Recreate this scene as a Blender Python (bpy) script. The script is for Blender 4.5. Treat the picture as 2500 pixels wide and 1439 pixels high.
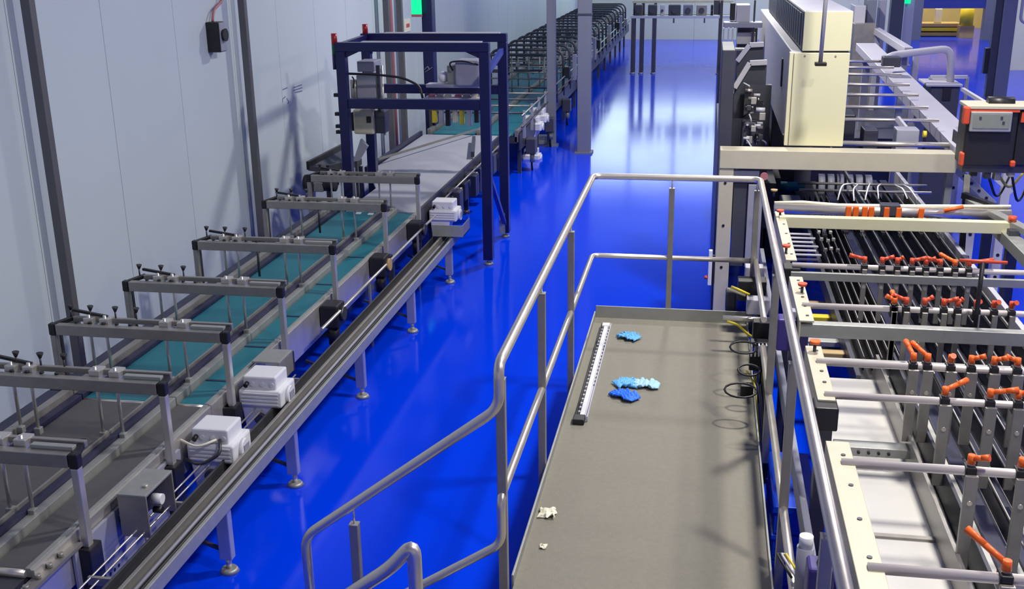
import bpy, math, random
import numpy as np
from mathutils import Vector
random.seed(7)
for o in list(bpy.data.objects): bpy.data.objects.remove(o)
SC = bpy.context.scene
COL = SC.collection

# ------------------------------------------------------------------ camera
F = 2653.35; H = 3.6
PITCH, YAW, ROLL = 0.31251, -0.17670, 0.01392
def _rot():
    cy, sy = math.cos(YAW), math.sin(YAW); cp, sp = math.cos(PITCH), math.sin(PITCH)
    cr, sr = math.cos(ROLL), math.sin(ROLL)
    fwd = np.array([sy*cp, cy*cp, -sp]); right = np.array([cy, -sy, 0.0]); down = np.cross(fwd, right)
    return np.array([cr*right+sr*down, -sr*right+cr*down, fwd])
RM = _rot()
def at(px, py, x=None, y=None, z=None):
    """point on the plane x=, y= or z= seen at a photograph pixel"""
    d = RM.T @ np.array([(px-1250)/F, (py-719.5)/F, 1.0])
    t = x/d[0] if x is not None else y/d[1] if y is not None else (z-H)/d[2]
    return Vector((t*d[0], t*d[1], H+t*d[2]))
cam = bpy.data.cameras.new('camera'); cam.sensor_width = 36; cam.lens = F*36/2500; cam.clip_end = 200
cam.clip_start = 0.05
camo = bpy.data.objects.new('camera', cam); COL.objects.link(camo)
from mathutils import Matrix
mw = Matrix.Identity(4)
for i in range(3):
    mw[i][0] = RM[0][i]; mw[i][1] = -RM[1][i]; mw[i][2] = -RM[2][i]
mw[2][3] = H
camo.matrix_world = mw
SC.camera = camo

# ------------------------------------------------------------------ world, exposure, lamps
W = bpy.data.worlds.new('world'); SC.world = W; W.use_nodes = True
W.node_tree.nodes['Background'].inputs[0].default_value = (0.75, 0.82, 1.0, 1)
W.node_tree.nodes['Background'].inputs[1].default_value = 0.25
SC.view_settings.view_transform = 'Standard'; SC.view_settings.look = 'None'
SC.view_settings.gamma = 1.0; SC.view_settings.use_curve_mapping = False
SC.view_settings.exposure = 0.13
CEIL = 6.6
LAMPS = []   # (x, y, power, colour)
for xx, yy, pw in ((2.2, 3.2, 210), (1.7, 7.8, 370), (-.1, 16.0, 400), (1.55, 28, 230), (1.55, 38.5, 260)):
    LAMPS.append((xx, yy, pw, (1.0, 0.95, 0.86) if yy < 20 else (0.9, 1.0, 0.88)))
for yy, pw in ((5, 170), (17, 220), (29, 220), (39, 240)):
    LAMPS.append((9.5, yy, pw, (1.0, 0.96, 0.9)))
for i, (x, y, p, c) in enumerate(LAMPS):
    l = bpy.data.lights.new('ceiling_lamp_light', 'AREA'); l.shape = 'RECTANGLE'; l.size = 0.5; l.size_y = 0.5
    l.energy = p; l.color = c
    o = bpy.data.objects.new('ceiling_lamp_light', l); COL.objects.link(o); o.location = (x, y, CEIL-0.2)

# ------------------------------------------------------------------ materials
def mat(name, col, rough=0.5, metal=0.0, var=0.12, scale=6.0, bump=0.0, bscale=40.0, emit=None, estr=1.0,
        stretch=None, rvar=0.08, alpha=None, coat=0.0, spec=0.5, trans=0.0):
    m = bpy.data.materials.new(name); m.use_nodes = True
    nt = m.node_tree; N = nt.nodes; L = nt.links; b = N['Principled BSDF']
    tc = N.new('ShaderNodeTexCoord'); mp = N.new('ShaderNodeMapping')
    L.new(tc.outputs['Object'], mp.inputs[0])
    if stretch: mp.inputs['Scale'].default_value = stretch
    nz = N.new('ShaderNodeTexNoise'); nz.inputs['Scale'].default_value = scale; nz.inputs['Detail'].default_value = 5
    L.new(mp.outputs[0], nz.inputs['Vector'])
    mx = N.new('ShaderNodeMix'); mx.data_type = 'RGBA'
    a = [max(0, c*(1-var)) for c in col]; bb = [min(1, c*(1+var)) for c in col]
    mx.inputs[6].default_value = (*a, 1); mx.inputs[7].default_value = (*bb, 1)
    L.new(nz.outputs[0], mx.inputs[0]); L.new(mx.outputs[2], b.inputs['Base Color'])
    mr = N.new('ShaderNodeMapRange'); mr.inputs[3].default_value = max(0.02, rough-rvar); mr.inputs[4].default_value = min(1, rough+rvar)
    L.new(nz.outputs[0], mr.inputs[0]); L.new(mr.outputs[0], b.inputs['Roughness'])
    b.inputs['Metallic'].default_value = metal
    b.inputs['Specular IOR Level'].default_value = spec
    b.inputs['Coat Weight'].default_value = coat
    b.inputs['Transmission Weight'].default_value = trans
    if alpha is not None: b.inputs['Alpha'].default_value = alpha
    if bump:
        n2 = N.new('ShaderNodeTexNoise'); n2.inputs['Scale'].default_value = bscale; n2.inputs['Detail'].default_value = 4
        L.new(mp.outputs[0], n2.inputs['Vector'])
        bp = N.new('ShaderNodeBump'); bp.inputs['Strength'].default_value = bump; bp.inputs['Distance'].default_value = 0.02
        L.new(n2.outputs[0], bp.inputs['Height']); L.new(bp.outputs[0], b.inputs['Normal'])
    if emit:
        b.inputs['Emission Color'].default_value = (*emit, 1); b.inputs['Emission Strength'].default_value = estr
    return m
def S(r, g, b):
    f = lambda v: ((v/255+0.055)/1.055)**2.4 if v > 10 else v/255/12.92
    return (f(r), f(g), f(b))
MT = dict(
 floor=mat('blue_epoxy', (0.0, 0.045, 0.84), 0.12, var=0.08, scale=0.7, bump=0.02, bscale=1.6, rvar=0.04, spec=0.13),
 wall=mat('insulated_panel', S(196, 208, 216), 0.5, var=0.05, scale=0.7, stretch=(1, 1, .35), rvar=0.1),
 wall2=mat('far_panel', S(228, 228, 204), 0.5, var=0.03, scale=0.6),
 ceil=mat('ceiling_panel', S(190, 196, 200), 0.7, var=0.05, scale=0.5),
 steel=mat('brushed_steel', S(208, 205, 200), 0.38, 0.7, var=0.10, scale=9, rvar=0.1),
 steelp=mat('polished_tube', S(228, 221, 208), 0.33, 0.8, var=0.06, scale=12, rvar=0.05),
 steeld=mat('dull_steel', S(158, 155, 150), 0.42, 0.6, var=0.18, scale=14),
 steelx=mat('dark_steel', S(84, 85, 92), 0.45, 0.6, var=0.2, scale=12),
 galv=mat('galvanised', S(168, 170, 166), 0.5, 0.55, var=0.15, scale=18),
 post=mat('post_grey', S(104, 104, 108), 0.5, 0.35, var=0.1, scale=5),
 colm=mat('column_grey', S(120, 124, 140), 0.5, 0.1, var=0.06, scale=3),
 navy=mat('navy_paint', S(18, 21, 75), 0.35, 0.0, var=0.12, scale=5),
 navyl=mat('blue_paint', S(52, 66, 150), 0.4, 0.0, var=0.1, scale=5),
 teal=mat('teal_belt', S(5, 108, 124), 0.45, var=0.14, scale=3.5, stretch=(1, 0.4, 1), bump=0.03),
 dbelt=mat('grey_belt', S(84, 83, 84), 0.55, var=0.14, scale=5, stretch=(1, 6, 1), bump=0.05, bscale=30),
 wbelt=mat('pale_belt', S(166, 168, 180), 0.45, var=0.07, scale=2.5, rvar=0.1),
 rubber=mat('navy_rubber', S(38, 40, 70), 0.5, var=0.15, scale=20),
 black=mat('black_plastic', S(28, 28, 33), 0.45, var=0.2, scale=20),
 white=mat('white_motor_paint', S(226, 228, 234), 0.35, var=0.04, scale=5),
 cream=mat('cream_paint', S(219, 216, 180), 0.4, var=0.035, scale=4),
 beige=mat('beige_paint', S(200, 194, 172), 0.45, 0.1, var=0.07, scale=10),
 greyp=mat('grey_paint', S(150, 152, 168), 0.45, var=0.06, scale=3),
 greyl=mat('light_grey_paint', S(190, 189, 200), 0.4, var=0.05, scale=4),
 dgrey=mat('charcoal_paint', S(66, 68, 80), 0.45, var=0.12, scale=6),
 deck=mat('deck_coating', S(132, 129, 117), 0.75, var=0.13, scale=30, bump=0.25, bscale=160),
 sheet=mat('pale_sheet', S(205, 204, 200), 0.35, 0.15, var=0.04, scale=3),
 orange=mat('orange_plastic', S(240, 106, 34), 0.4, var=0.06, scale=20),
 redo=mat('red_plastic', S(208, 78, 46), 0.4, var=0.1, scale=20),
 red=mat('red_lens', S(150, 28, 36), 0.3, var=0.05, emit=S(200, 30, 40), estr=0.04),
 green=mat('green_lens', S(14, 100, 70), 0.3, var=0.05),
 exitg=mat('exit_green', S(10, 220, 130), 0.3, var=0.02, emit=S(10, 235, 140), estr=1.0),
 yellow=mat('yellow_plastic', S(220, 200, 50), 0.5, var=0.08, scale=20),
 glove=mat('nitrile_blue', S(96, 176, 236), 0.55, var=0.2, scale=25),
 glovel=mat('nitrile_pale', S(168, 212, 240), 0.55, var=0.1, scale=25),
 gloved=mat('nitrile_deep', S(30, 112, 244), 0.55, var=0.15, scale=25),
 indigo=mat('indigo_paint', S(62, 52, 130), 0.4, var=0.1, scale=15),
 crate=mat('blue_crate', S(10, 70, 215), 0.45, var=0.1, scale=8),
 pink=mat('pink_conduit', S(176, 110, 120), 0.5, var=0.1, scale=8),
 paper=mat('paper_scrap', S(240, 236, 215), 0.8, var=0.08, scale=20),
 lamp=mat('lamp_diffuser', S(255, 250, 240), 0.5, var=0.0, emit=(1, 0.96, 0.9), estr=6.0),
 glass=mat('screen_glass', S(128, 134, 126), 0.2, var=0.08, scale=20),
 warm=mat('warm_store_wall', S(190, 170, 110), 0.7, var=0.2, scale=2),
 board=mat('fibre_board', S(178, 152, 110), 0.7, var=0.15, scale=8),
 window=mat('milky_window', S(235, 240, 245), 0.4, var=0.02, emit=(0.80, 1.0, 0.90), estr=2.5),
 sidep=mat('cabinet_side_paint', S(196, 196, 204), 0.45, var=0.04, scale=2),
 barm=mat('satin_bar', S(222, 214, 210), 0.35, 0.25, var=0.05, scale=12),
 ink=mat('blue_ink', S(110, 118, 160), 0.7, var=0.1, scale=20),
)

# ------------------------------------------------------------------ mesh helpers
def wl(o):
    v = Vector((0, 0, 0))
    while o is not None:
        v += o.location; o = o.parent
    return v
class MB:
    def __init__(s): s.v = []; s.f = []; s.sm = []
    def _add(s, vs, fs, sm=False):
        n = len(s.v); s.v += [Vector(p) for p in vs]
        s.f += [tuple(i+n for i in f) for f in fs]; s.sm += [sm]*len(fs)
        return s
    def box(s, x0, x1, y0, y1, z0, z1):
        if x0 > x1: x0, x1 = x1, x0
        if y0 > y1: y0, y1 = y1, y0
        if z0 > z1: z0, z1 = z1, z0
        return s._add([(x0,y0,z0),(x1,y0,z0),(x1,y1,z0),(x0,y1,z0),(x0,y0,z1),(x1,y0,z1),(x1,y1,z1),(x0,y1,z1)],
          [(0,3,2,1),(4,5,6,7),(0,1,5,4),(1,2,6,5),(2,3,7,6),(3,0,4,7)])
    def cb(s, c, d):
        return s.box(c[0]-d[0]/2, c[0]+d[0]/2, c[1]-d[1]/2, c[1]+d[1]/2, c[2]-d[2]/2, c[2]+d[2]/2)
    def bar(s, p, q, w, h, up=(0, 0, 1)):
        p = Vector(p); q = Vector(q); d = (q-p).normalized(); u = Vector(up)
        if abs(d.dot(u)) > 0.98: u = Vector((0, 1, 0))
        r = d.cross(u).normalized(); u = r.cross(d).normalized()
        vs = []
        for c in (p, q):
            for a, b in ((-1,-1),(1,-1),(1,1),(-1,1)): vs.append(c+r*(a*w/2)+u*(b*h/2))
        return s._add(vs, [(0,1,2,3),(7,6,5,4),(0,4,5,1),(1,5,6,2),(2,6,7,3),(3,7,4,0)])
    def hexa(s, bot, top):
        return s._add(list(bot)+list(top), [(3,2,1,0),(4,5,6,7),(0,1,5,4),(1,2,6,5),(2,3,7,6),(3,0,4,7)])
    def cyl(s, p, q, r, r2=None, n=14):
        p = Vector(p); q = Vector(q); d = (q-p).normalized()
        u = Vector((0,0,1)) if abs(d.z) < 0.9 else Vector((1,0,0))
        a = d.cross(u).normalized(); b = d.cross(a); r2 = r if r2 is None else r2
        vs = [c+(a*math.cos(t*2*math.pi/n)+b*math.sin(t*2*math.pi/n))*rr for c, rr in ((p,r),(q,r2)) for t in range(n)]
        k = len(s.v)
        s._add(vs, [(i, i+n, (i+1) % n+n, (i+1) % n) for i in range(n)], True)
        s.f += [tuple(k+i for i in range(n)), tuple(k+n+i for i in reversed(range(n)))]; s.sm += [False, False]
        return s
    def tube(s, pts, r, n=10, fillet=0.0, seg=5):
        pts = [Vector(p) for p in pts]
        if fillet > 0 and len(pts) > 2:
            out = [pts[0]]
            for i in range(1, len(pts)-1):
                a, b, c = pts[i-1], pts[i], pts[i+1]
                f = min(fillet, (a-b).length*0.45, (c-b).length*0.45)
                p0 = b+(a-b).normalized()*f; p1 = b+(c-b).normalized()*f
                for k in range(seg+1):
                    t = k/seg; out.append(p0*(1-t)**2+b*2*t*(1-t)+p1*t*t)
            out.append(pts[-1]); pts = out
        d0 = (pts[1]-pts[0]).normalized(); u = Vector((0,0,1)) if abs(d0.z) < 0.9 else Vector((1,0,0))
        a = d0.cross(u).normalized(); rings = []
        for i, p in enumerate(pts):
            d = ((pts[min(i+1, len(pts)-1)]-p).normalized()+(p-pts[max(i-1, 0)]).normalized())
            d = d.normalized() if d.length > 1e-6 else d0
            a = (a-d*a.dot(d)).normalized(); b = d.cross(a)
            rings.append([p+(a*math.cos(t*2*math.pi/n)+b*math.sin(t*2*math.pi/n))*r for t in range(n)])
        k = len(s.v); m = len(rings)
        s._add([q for ring in rings for q in ring],
               [(j*n+i, j*n+(i+1) % n, (j+1)*n+(i+1) % n, (j+1)*n+i) for j in range(m-1) for i in range(n)], True)
        s.f += [tuple(k+i for i in reversed(range(n))), tuple(k+(m-1)*n+i for i in range(n))]; s.sm += [False, False]
        return s
    def prism(s, poly, ax, a, b):
        n = len(poly)
        def P(u, w, t):
            return (t, u, w) if ax == 'x' else (u, t, w) if ax == 'y' else (u, w, t)
        vs = [P(u, w, t) for t in (a, b) for u, w in poly]
        return s._add(vs, [tuple(range(n)), tuple(reversed(range(n, 2*n)))]+[(i, i+n, (i+1) % n+n, (i+1) % n) for i in range(n)])
    def ball(s, c, r, sc=(1, 1, 1), n=12, m=8):
        c = Vector(c); vs = []; fs = []
        for j in range(m+1):
            th = math.pi*j/m
            for i in range(n):
                ph = 2*math.pi*i/n
                vs.append(c+Vector((r*sc[0]*math.sin(th)*math.cos(ph), r*sc[1]*math.sin(th)*math.sin(ph), r*sc[2]*math.cos(th))))
        for j in range(m):
            for i in range(n): fs.append((j*n+i, (j+1)*n+i, (j+1)*n+(i+1) % n, j*n+(i+1) % n))
        return s._add(vs, fs, True)
    def build(s, name, m, parent=None, bevel=0.0, kind=None, label=None):
        me = bpy.data.meshes.new(name)
        if parent is None:
            lo = Vector((min(v[i] for v in s.v) for i in range(3))); hi = Vector((max(v[i] for v in s.v) for i in range(3)))
            org = Vector(((lo.x+hi.x)/2, (lo.y+hi.y)/2, lo.z)); rel = org
        else: org = wl(parent); rel = Vector((0, 0, 0))
        me.from_pydata([tuple(v-org) for v in s.v], [], s.f)
        me.polygons.foreach_set('use_smooth', s.sm)
        import bmesh as _b
        bm = _b.new(); bm.from_mesh(me); _b.ops.recalc_face_normals(bm, faces=bm.faces); bm.to_mesh(me); bm.free()
        me.materials.append(MT[m] if isinstance(m, str) else m)
        o = bpy.data.objects.new(name, me); COL.objects.link(o); o.location = rel; o.parent = parent
        if bevel:
            bv = o.modifiers.new('bevel', 'BEVEL'); bv.width = bevel; bv.segments = 2; bv.limit_method = 'ANGLE'
        if kind: o['kind'] = kind
        if label: o['label'] = label
        return o
def thing(name, loc, label, cat, group=None):
    o = bpy.data.objects.new(name, None); COL.objects.link(o); o.location = loc; o.empty_display_size = 0.1
    o['label'] = label; o['category'] = cat
    if group: o['group'] = group
    return o
def tag(o, label, cat, group=None):
    o['label'] = label; o['category'] = cat
    if group: o['group'] = group
    return o
def struct(o): o['kind'] = 'structure'; return o
ORD = ['first','second','third','fourth','fifth','sixth','seventh','eighth','ninth','tenth','eleventh','twelfth','thirteenth',
       'fourteenth','fifteenth','sixteenth','seventeenth','eighteenth','nineteenth','twentieth']

# ================================================================== the hall
XR, YB, YF = 16.0, -4.0, 43.3
struct(MB().box(-5.2, XR, YB, YF+6, -0.1, 0).build('floor', 'floor'))
struct(MB().box(-5.2, XR+.2, YB, YF+6, CEIL, CEIL+0.1).build('ceiling', 'ceil'))
wL = struct(MB().box(-5.2, -5.03, YB, YF, 0, CEIL).build('wall_left', 'wall'))
y = 8.635-1.285*10
while y < YF-0.1:                                     # tall insulated panels with recessed joints
    y1 = min(y+1.279, YF)
    if y1 > YB: MB().box(-5.03, -5.0, max(y, YB), y1, 0, CEIL).build('panel', 'wall', wL)
    y += 1.285
wF = struct(MB().box(-5.2, 7.75, YF, YF+0.2, 0, CEIL).box(7.75, 9.97, YF, YF+0.2, 1.13, CEIL).box(9.97, XR, YF, YF+0.2, 0, CEIL).build('wall_far', 'wall2'))
x = -5.0
while x < 7.6:
    MB().box(x, min(x+1.492, 7.75), YF-0.03, YF, 0, CEIL).build('panel', 'wall2', wF); x += 1.5
struct(MB().box(XR, XR+0.2, YB, YF+6, 0, CEIL).build('wall_right', 'wall2'))
struct(MB().box(-5.2, XR, YB-0.2, YB, 0, CEIL).build('wall_back', 'wall2'))
struct(MB().box(8.33, XR, 33.2, 33.35, 0, CEIL).build('wall_partition', 'wall2'))
for i in range(4):                                    # milky daylight windows high in the far wall
    x0 = -4.6+i*1.75
    w_ = MB().box(x0, x0+1.65, YF-.06, YF-.03, 2.5, 5.7).build('window_%d' % (i+1), 'window'); struct(w_)
    MB().box(x0-.04, x0, YF-.08, YF-.03, 2.46, 5.74).box(x0+1.65, x0+1.69, YF-.08, YF-.03, 2.46, 5.74).box(x0, x0+1.65, YF-.08, YF-.03, 5.7, 5.74).box(x0, x0+1.65, YF-.08, YF-.03, 2.46, 2.5).build('window_frame', 'greyl', w_)
# store room seen through the low opening
struct(MB().box(5.5, 13, YF+5.8, YF+6, 0, CEIL).build('wall_store', 'warm'))
j = MB().box(7.45, 7.78, YF-0.12, YF+0.25, 0, 2.6).build('trim_1', 'colm'); struct(j)
j = MB().box(9.94, 10.25, YF-0.12, YF+0.25, 0, 2.6).build('trim_2', 'colm'); struct(j)
tag(MB().box(7.78, 9.94, YF-0.1, YF-0.035, 1.13, 2.6).build('roller_shutter', 'navyl', bevel=.01),
    'blue roller shutter half raised over the warm lit opening', 'shutter')
sl = bpy.data.lights.new('store_lamp_light', 'AREA'); sl.size = 1.5; sl.energy = 520; sl.color = (1, 0.86, 0.5)
so = bpy.data.objects.new('store_lamp_light', sl); COL.objects.link(so); so.location = (8.9, YF+2.6, CEIL-0.2)
for i, (z, mm) in enumerate(((0.12, 'board'), (0.3, 'yellow'), (0.46, 'board'))):
    tag(MB().box(7.6+.1*i, 9.5, YF+1.4, YF+2.3, z-0.1, z+.03).build('pallet_board', mm, bevel=.01),
        ['lowest pale board of the stack seen through the shutter opening', 'yellow board in the middle of the stack behind the shutter opening',
         'topmost brown board of the stack behind the shutter opening'][i], 'board', 'boards stacked in the store room')
t = thing('storage_drum', (9.55, YF+0.9, 0), 'yellow drum standing just inside the shutter opening', 'drum')
MB().cyl((9.55, YF+.9, 0.45), (9.55, YF+.9, 1.05), .24, n=20).build('body', 'yellow', t)
MB().box(9.3, 9.8, YF+.65, YF+1.15, 0, .45).build('stand', 'board', t)
tag(MB().box(8.55, 8.8, YF+1.6, YF+1.8, .49, 1.02).cyl((8.67,YF+1.7,1.02),(8.67,YF+1.7,1.07),.06).build('canister', 'paper', bevel=.03), 'small white canister on the boards in the store room', 'canister')

# ceiling lamps (outside the view, they light the hall and show in the floor)
for i, (x, y, p, c) in enumerate(LAMPS):
    t = thing('ceiling_lamp', (x, y, CEIL-0.15), ('%s square ceiling lamp in the row over the machine' % ORD[i] if i < 5 else '%s square ceiling lamp in the row over the right side of the hall' % ORD[i-5]), 'lamp', 'ceiling lamps')
    MB().box(x-.3, x+.3, y-.3, y+.3, CEIL-.15, CEIL).build('housing', 'greyl', t, bevel=.01)

# steel posts standing off the left wall
def wall_post(px, py, label, x=-4.86, w=.075):
    p = at(px, py, x=x)
    t = thing('wall_post', (x, p.y, 0), label, 'post', 'posts along the left wall')
    MB().box(x-w/2, x+w/2, p.y-w/2, p.y+w/2, 0, CEIL).build('upright', 'post', t, bevel=.006)
    for z in (.3, 4.2): MB().box(-5.0, x-w/2, p.y-.02, p.y+.02, z-.03, z+.03).build('wall_bracket', 'post', t)
wall_post(110, 300, 'grey square steel post on the left wall, nearest the camera')
wall_post(612, 250, 'grey square steel post on the left wall beside the black siren')
wall_post(945, 60, 'slim grey post on the left wall before the exit sign', x=-4.82, w=.09)
wall_post(977, 60, 'second slim grey post on the left wall just before the exit sign', x=-4.82, w=.09)
t = thing('wall_siren', (-5.0, at(528, 90, x=-4.95).y, at(528, 112, x=-4.95).z), 'black square siren high on the left wall with pink conduit', 'siren')
p = at(523, 90, x=-4.95)
MB().box(-5.0, -4.86, p.y-.075, p.y+.075, p.z-.15, p.z+.15).build('housing', 'black', t, bevel=.012)
MB().box(-4.86, -4.85, p.y-.07, p.y+.07, p.z-.14, p.z+.14).build('face_plate', 'greyp', t, bevel=.004)
MB().cyl((-4.85, p.y, p.z+.02), (-4.82, p.y, p.z+.02), .055, .065, n=20).build('sounder', 'black', t)
q = at(517, 45, x=-4.96); r_ = at(522, 24, x=-4.96); s_ = at(542, 2, x=-4.96)
MB().tube([(-4.95, p.y, p.z+.15), (-4.95, q.y, q.z), (-4.96, r_.y, r_.z), (-4.96, s_.y, s_.z), (-4.97, s_.y+.02, CEIL)], .014, fillet=.05).build('conduit', 'pink', t)
# pencilled marks on the wall
t = thing('wall_marking', at(712, 230, x=-4.999), 'small blue handwritten marks on the left wall past the second post', 'marking')
def mark(pts):
    m = MB()
    for a, b in zip(pts, pts[1:]):
        A = at(*a, x=-4.9985); B = at(*b, x=-4.9985); m.bar(A, B, .003, .012, up=(0, .3, 1))
    m.build('stroke', 'ink', t)
mark([(717, 214), (737, 207)]); mark([(717, 221), (738, 214)]); mark([(720, 226), (738, 222)])
mark([(690, 219), (702, 214)]); mark([(697, 236), (690, 242), (690, 250)]); mark([(700, 240), (706, 250), (702, 253)])
# pink pipe, blue column and exit sign by the left wall
p = at(966, 350, x=-4.8)
tag(MB().tube([(-4.8, p.y, 0), (-4.8, p.y, CEIL)], .045).build('riser_pipe', 'pink'), 'pink grey riser pipe against the left wall behind the gantry', 'pipe')
a = at(1034, 150, x=-4.5); b = at(1058, 150, x=-4.5); yc = a.y
t = thing('blue_column', (-4.42, yc, 0), 'dark blue column by the left wall under the exit sign', 'column')
xb = at(1058, 150, y=yc).x; xa = at(1033, 150, y=yc).x
MB().box(xa, xb, yc, yc+.25, 0, CEIL).build('shaft', 'navy', t, bevel=.015)
MB().box(xa-.02, xb+.02, yc-.02, yc+.27, 0, .05).build('base_plate', 'navy', t)
m_ = MB()
for k, (u0, v0, u1, v1) in enumerate(((1036, 170, 1044, 162), (1044, 162, 1049, 170), (1038, 176, 1056, 164))):
    m_.bar(at(u0, v0, y=yc-.003), at(u1, v1, y=yc-.003), .004, .012, up=(0, 1, 0))
m_.build('lettering_stroke', 'greyl', t)
ys = yc-.12; e0 = at(1004, 0, y=ys); e1 = at(1030, 46, y=ys)
t = thing('exit_sign', (e0.x+.1, ys, e1.z), 'lit green exit sign hanging by the blue column', 'sign')
MB().box(e0.x, e1.x, ys-.02, ys+.02, e1.z+.07, e1.z+.42).build('light_panel', 'exitg', t, bevel=.006)
MB().box(e0.x, e1.x, ys-.025, ys+.025, e1.z+.03, e1.z+.07).build('bottom_trim', 'pink', t)
MB().tube([((e0.x+e1.x)/2, ys, e1.z+.42), ((e0.x+e1.x)/2, ys, CEIL)], .01).build('hanger', 'steel', t)
p = at(995, 62, x=-4.99)
t = thing('notice_plate', p, 'small pale notice with red mark on wall under the exit sign', 'notice')
MB().box(-5.0, -4.985, p.y-.18, p.y+.18, p.z-.1, p.z+.1).build('plate', 'paper', t)
MB().box(-4.985, -4.98, p.y-.1, p.y+.1, p.z-.03, p.z+.03).build('red_mark', 'redo', t)

# building columns
def column(name, label, x0, x1, y0, d, m='colm', top=None):
    t = thing(name, ((x0+x1)/2, y0+d/2, 0), label, 'column')
    MB().box(x0, x1, y0, y0+d, 0, top or CEIL).build('shaft', m, t, bevel=.01)
    MB().box(x0-.04, x1+.04, y0-.04, y0+d+.04, 0, .03).build('base_plate', m, t)
    return t
p = at(1424, 376, z=0); w = at(1440, 370, y=p.y).x-at(1409, 370, y=p.y).x
t = column('grey_column', 'thick grey square column at the edge of the blue aisle', p.x-w/2, p.x+w/2, p.y, w)
MB().box(p.x-w/2-.012, p.x+w/2+.012, p.y-.012, p.y+w+.012, at(1424, 37, y=p.y).z, at(1424, 33, y=p.y).z).build('band', 'dgrey', t)
yq = 19.9; p = at(1345, 200, y=yq); w = .155
column('grey_column', 'thinner grey column beside the far conveyor hoops', p.x-w/2, p.x+w/2, yq, w)
a = at(2172, 60, y=33.5); b = at(2203, 60, y=33.5)
column('dark_column', 'dark green grey column beside the raised shutter', a.x, b.x, 33.5, .35, 'dgrey')
a = at(2205, 60, y=34.2); b = at(2228, 60, y=34.2)
t = column('grey_panel_post', 'pale grey panel post between dark column and shutter opening', a.x, b.x, 34.2, .2, 'greyl')
e0 = at(2206, 0, y=34.1)
tt = thing('exit_sign', (e0.x+.1, 34.1, e0.z-.2), 'second green exit sign above the pale grey panel post', 'sign')
MB().box(e0.x, e0.x+.2, 34.09, 34.13, e0.z-.1, e0.z+.25).build('light_panel', 'exitg', tt)
MB().box(e0.x+.05, e0.x+.15, 34.13, 34.195, e0.z, e0.z+.1).build('bracket', 'steel', tt)
a = at(2417, 150, y=27.2); b = at(2468, 150, y=27.2)
t = column('grey_column', 'large dark grey column behind the black monitor box', a.x+.17, b.x, 27.2, .3, 'colm')
MB().box(a.x, a.x+.17, 27.28, 27.44, 0, CEIL).build('dark_flange', 'dgrey', t)
MB().tube([(b.x+.12, 27.3, CEIL), (b.x+.12, 27.3, at(2490, 50, y=27.3).z), (b.x+.3, 27.3, at(2490, 60, y=27.3).z), (b.x+.3, 27.3, CEIL)], .035, fillet=.12).build('conduit', 'greyl', t)
MB().box(a.x-.1, a.x, 27.3, 27.45, at(2412, 180, y=27.3).z, at(2412, 118, y=27.3).z).build('junction_box', 'black', t)

# ================================================================== left conveyor line
BZ = 0.70
def conveyor(name, label, y0, y1, belt, legs, right_end=None, left=True):
    t = thing(name, (-3.7, y0, 0), label, 'conveyor')
    if left:
        MB().box(-4.07, -3.51, y0+.01, y1-.01, BZ-.03, BZ).build('left_belt', belt, t, bevel=.008)
    r0 = right_end if right_end is not None else y0
    MB().box(-3.385, -3.20, r0+.01, y1-.01, BZ-.03, BZ).build('right_belt', belt, t, bevel=.008)
    b = MB().box(-4.12, -3.19, y0, y1, BZ-.16, BZ-.035) if left else MB().box(-3.55, -3.19, y0, y1, BZ-.16, BZ-.035)
    b.build('bed', 'steelx', t)
    if left:
        MB().box(-4.32, -4.19, y0, y1, BZ-.10, BZ+.05).build('outer_guard', 'rubber', t, bevel=.006)
        MB().box(-4.19, -4.135, y0, y1, BZ-.10, BZ+.075).build('guide_rail', 'steeld', t, bevel=.004)
        MB().box(-4.135, -4.075, y0, y1, BZ-.06, BZ+.03).build('inner_guard', 'rubber', t, bevel=.004)
    MB().box(-3.512, -3.497, y0, y1, BZ-.05, BZ+.095).build('divider_edge', 'steeld', t)
    MB().box(-3.497, -3.452, y0, y1, BZ-.05, BZ+.075).build('divider_guard', 'rubber', t, bevel=.004)
    MB().box(-3.452, -3.392, y0, y1, BZ-.05, BZ+.05).build('divider_rail', 'galv', t, bevel=.004)
    MB().box(-3.195, -3.165, r0, y1, BZ-.04, BZ+.012).build('edge_strip', 'galv', t, bevel=.003)
    MB().box(-3.165, -3.145, r0, y1, BZ-.27, BZ+.004).build('side_plate', 'steel', t, bevel=.003)
    for yy in legs:
        for xx in (-4.2, -3.24):
            l = MB().box(xx-.03, xx+.03, yy-.03, yy+.03, .04, BZ-.1).build('leg', 'steelx', t)
            MB().cyl((xx, yy, 0), (xx, yy, .04), .05, .035).build('foot', 'steeld', l)
        MB().box(-4.2, -3.24, yy-.02, yy+.02, .2, .25).build('cross_brace', 'steelx', t)
    return t
rn = at(45, 1392, z=BZ).y
c1 = conveyor('belt_conveyor', 'grey belt double lane conveyor at the lower left, nearest the camera', 2.6, 6.19, 'dbelt', (3.6, 5.6), right_end=rn)
MB().cyl((-3.40, rn, BZ-.02), (-3.19, rn, BZ-.02), .022).build('end_roller', 'steelp', c1)
m = MB().box(-3.40, -3.15, rn-.35, rn-.03, BZ-.1, BZ-.08); m.build('end_plate', 'greyp', c1, bevel=.004)
m = MB().box(-3.165, -3.10, rn-.3, rn+.35, BZ-.06, BZ-.04)
for k in range(5): m.cyl((-3.13, rn-.2+k*.1, BZ-.04), (-3.13, rn-.2+k*.1, BZ-.015), .014)
m.build('bearing_plate', 'steeld', c1)
m = MB().box(-3.14, -3.12, rn+.3, rn+1.5, .2, BZ-.06); m.build('perforated_cover', 'greyp', c1, bevel=.004)
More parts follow.
